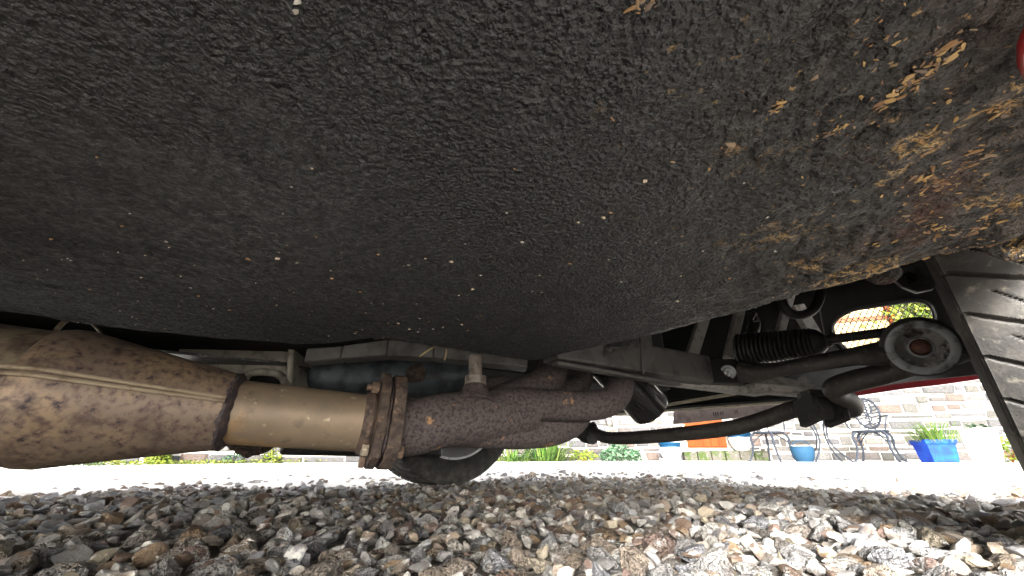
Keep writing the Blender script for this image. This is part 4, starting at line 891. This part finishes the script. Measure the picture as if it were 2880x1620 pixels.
# ---------------- cast metal garden chairs and table
def chair(px, dist, yaw, label):
    c = G0(px, dist); t = empty('garden_chair', c); tag(t, label, 'chair', 'cast metal garden chairs')
    rz = Matrix.Rotation(yaw, 3, 'Z'); Pt = lambda x, y, z: c + rz @ Vector((x, y, z)) * .94
    mb = MB(); n_ = 24; ring = lambda rx, ry, z, yy=0: [Pt(math.cos(2*math.pi*k/n_)*rx, yy + math.sin(2*math.pi*k/n_)*ry, z) for k in range(n_+1)]
    tube(mb, ring(.21, .20, .44), .015, 8, caps=False); tube(mb, ring(.12, .115, .44), .009, 6, caps=False)
    for k in range(8): a = k*math.pi/4; tube(mb, [Pt(math.cos(a)*.03, math.sin(a)*.03, .44), Pt(math.cos(a+.3)*.12, math.sin(a+.3)*.12, .44), Pt(math.cos(a)*.205, math.sin(a)*.195, .44)], .008, 5, 2)
    obj('seat', mb, 'iron', t)
    mb = MB(); bk = lambda f, z: Pt(f, .19 + (z - .44) * .18, z)
    tube(mb, [bk(.15*math.sin(2*math.pi*k/n_), .72 - .23*math.cos(2*math.pi*k/n_)) for k in range(n_+1)], .015, 8, caps=False)
    for k in range(9): z = .53 + k*.048; hw_ = .15*math.sqrt(max(0, 1-((z-.72)/.23)**2)); tube(mb, [bk(-hw_, z), bk(-hw_*.3, z+.025), bk(hw_*.3, z-.02), bk(hw_, z+.01)], .008, 5, 2)
    for xx in (-.07, 0, .07): tube(mb, [bk(xx, .52), bk(-xx*.6, .64), bk(xx, .76), bk(xx*.5, .92)], .009, 5, 3)
    tube(mb, [bk(-.05, .44), bk(-.03, .52)], .011, 6); tube(mb, [bk(.05, .44), bk(.03, .52)], .011, 6); obj('backrest', mb, 'iron', t)
    for sx in (-1, 1):
        for sy in (-1, 1):
            mb = MB(); tube(mb, [Pt(sx*.15, sy*.14, .44), Pt(sx*.20, sy*.18, .36), Pt(sx*.19, sy*.18, .2), Pt(sx*.23, sy*.23, .05), Pt(sx*.26, sy*.26, .005)], [.017, .019, .014, .013, .019], 8, 4); obj('leg', mb, 'iron', t)
            mb = MB(); tube(mb, [Pt(sx*.19, sy*.18, .28), Pt(sx*.12, sy*.12, .36), Pt(sx*.05, sy*.06, .42)], .009, 6, 3); obj('leg_brace', mb, 'iron', t)
    for sx in (-1, 1):
        mb = MB(); tube(mb, [bk(sx*.14, .66), Pt(sx*.25, .05, .66), Pt(sx*.26, -.12, .63), Pt(sx*.20, -.15, .45)], [.009, .011, .011, .009], 8, 4); obj('arm', mb, 'iron', t)
chair(2474, 5.95, R(-50), 'dark cast metal garden chair with oval back, right of the table')
chair(2178, 6.3, R(25), 'dark cast metal garden chair partly behind the anti-roll bar, left of the table')
c = G0(2330, 6.0); t = empty('garden_table', c); tag(t, 'dark cast metal round garden table between the two chairs', 'table')
mb = MB(); lathe(mb, c, (0, 0, 1), [(.67, 0), (.67, .33), (.685, .345), (.70, .34), (.70, 0)], 32); obj('table_top', mb, 'iron', t)
for k in range(4):
    a = k*math.pi/2 + .4; d = Vector((math.cos(a), math.sin(a), 0)); mb = MB(); tube(mb, [c + d*.2 + Vector((0, 0, .67)), c + d*.08 + Vector((0, 0, .4)), c + d*.12 + Vector((0, 0, .2)), c + d*.3 + Vector((0, 0, .01))], [.012, .012, .011, .013], 8, 5); obj('leg', mb, 'iron', t)
c = G0(2262, 6.1); k = 6.1/1190; t = empty('blue_bucket', c); tag(t, 'small ribbed blue tin bucket standing under the garden table', 'bucket')
mb = MB(); lathe(mb, c, (0, 0, 1), [(0, 0), (0, 20*k), (10*k, 24*k), (12*k, 26*k), (20*k, 27*k), (22*k, 28*k), (32*k, 28.5*k), (40*k, 28*k), (42*k, 30*k), (42*k, 26*k), (30*k, 25*k), (30*k, 0)], 28); obj('body', mb, 'steelblue', t)
mb = MB(); tube(mb, [c + Vector((-28*k, 0, 40*k)), c + Vector((-18*k, -.01, 52*k)), c + Vector((0, -.02, 58*k)), c + Vector((18*k, -.01, 52*k)), c + Vector((28*k, 0, 40*k))], .006, 6, 4); obj('handle', mb, 'steelblue', t)
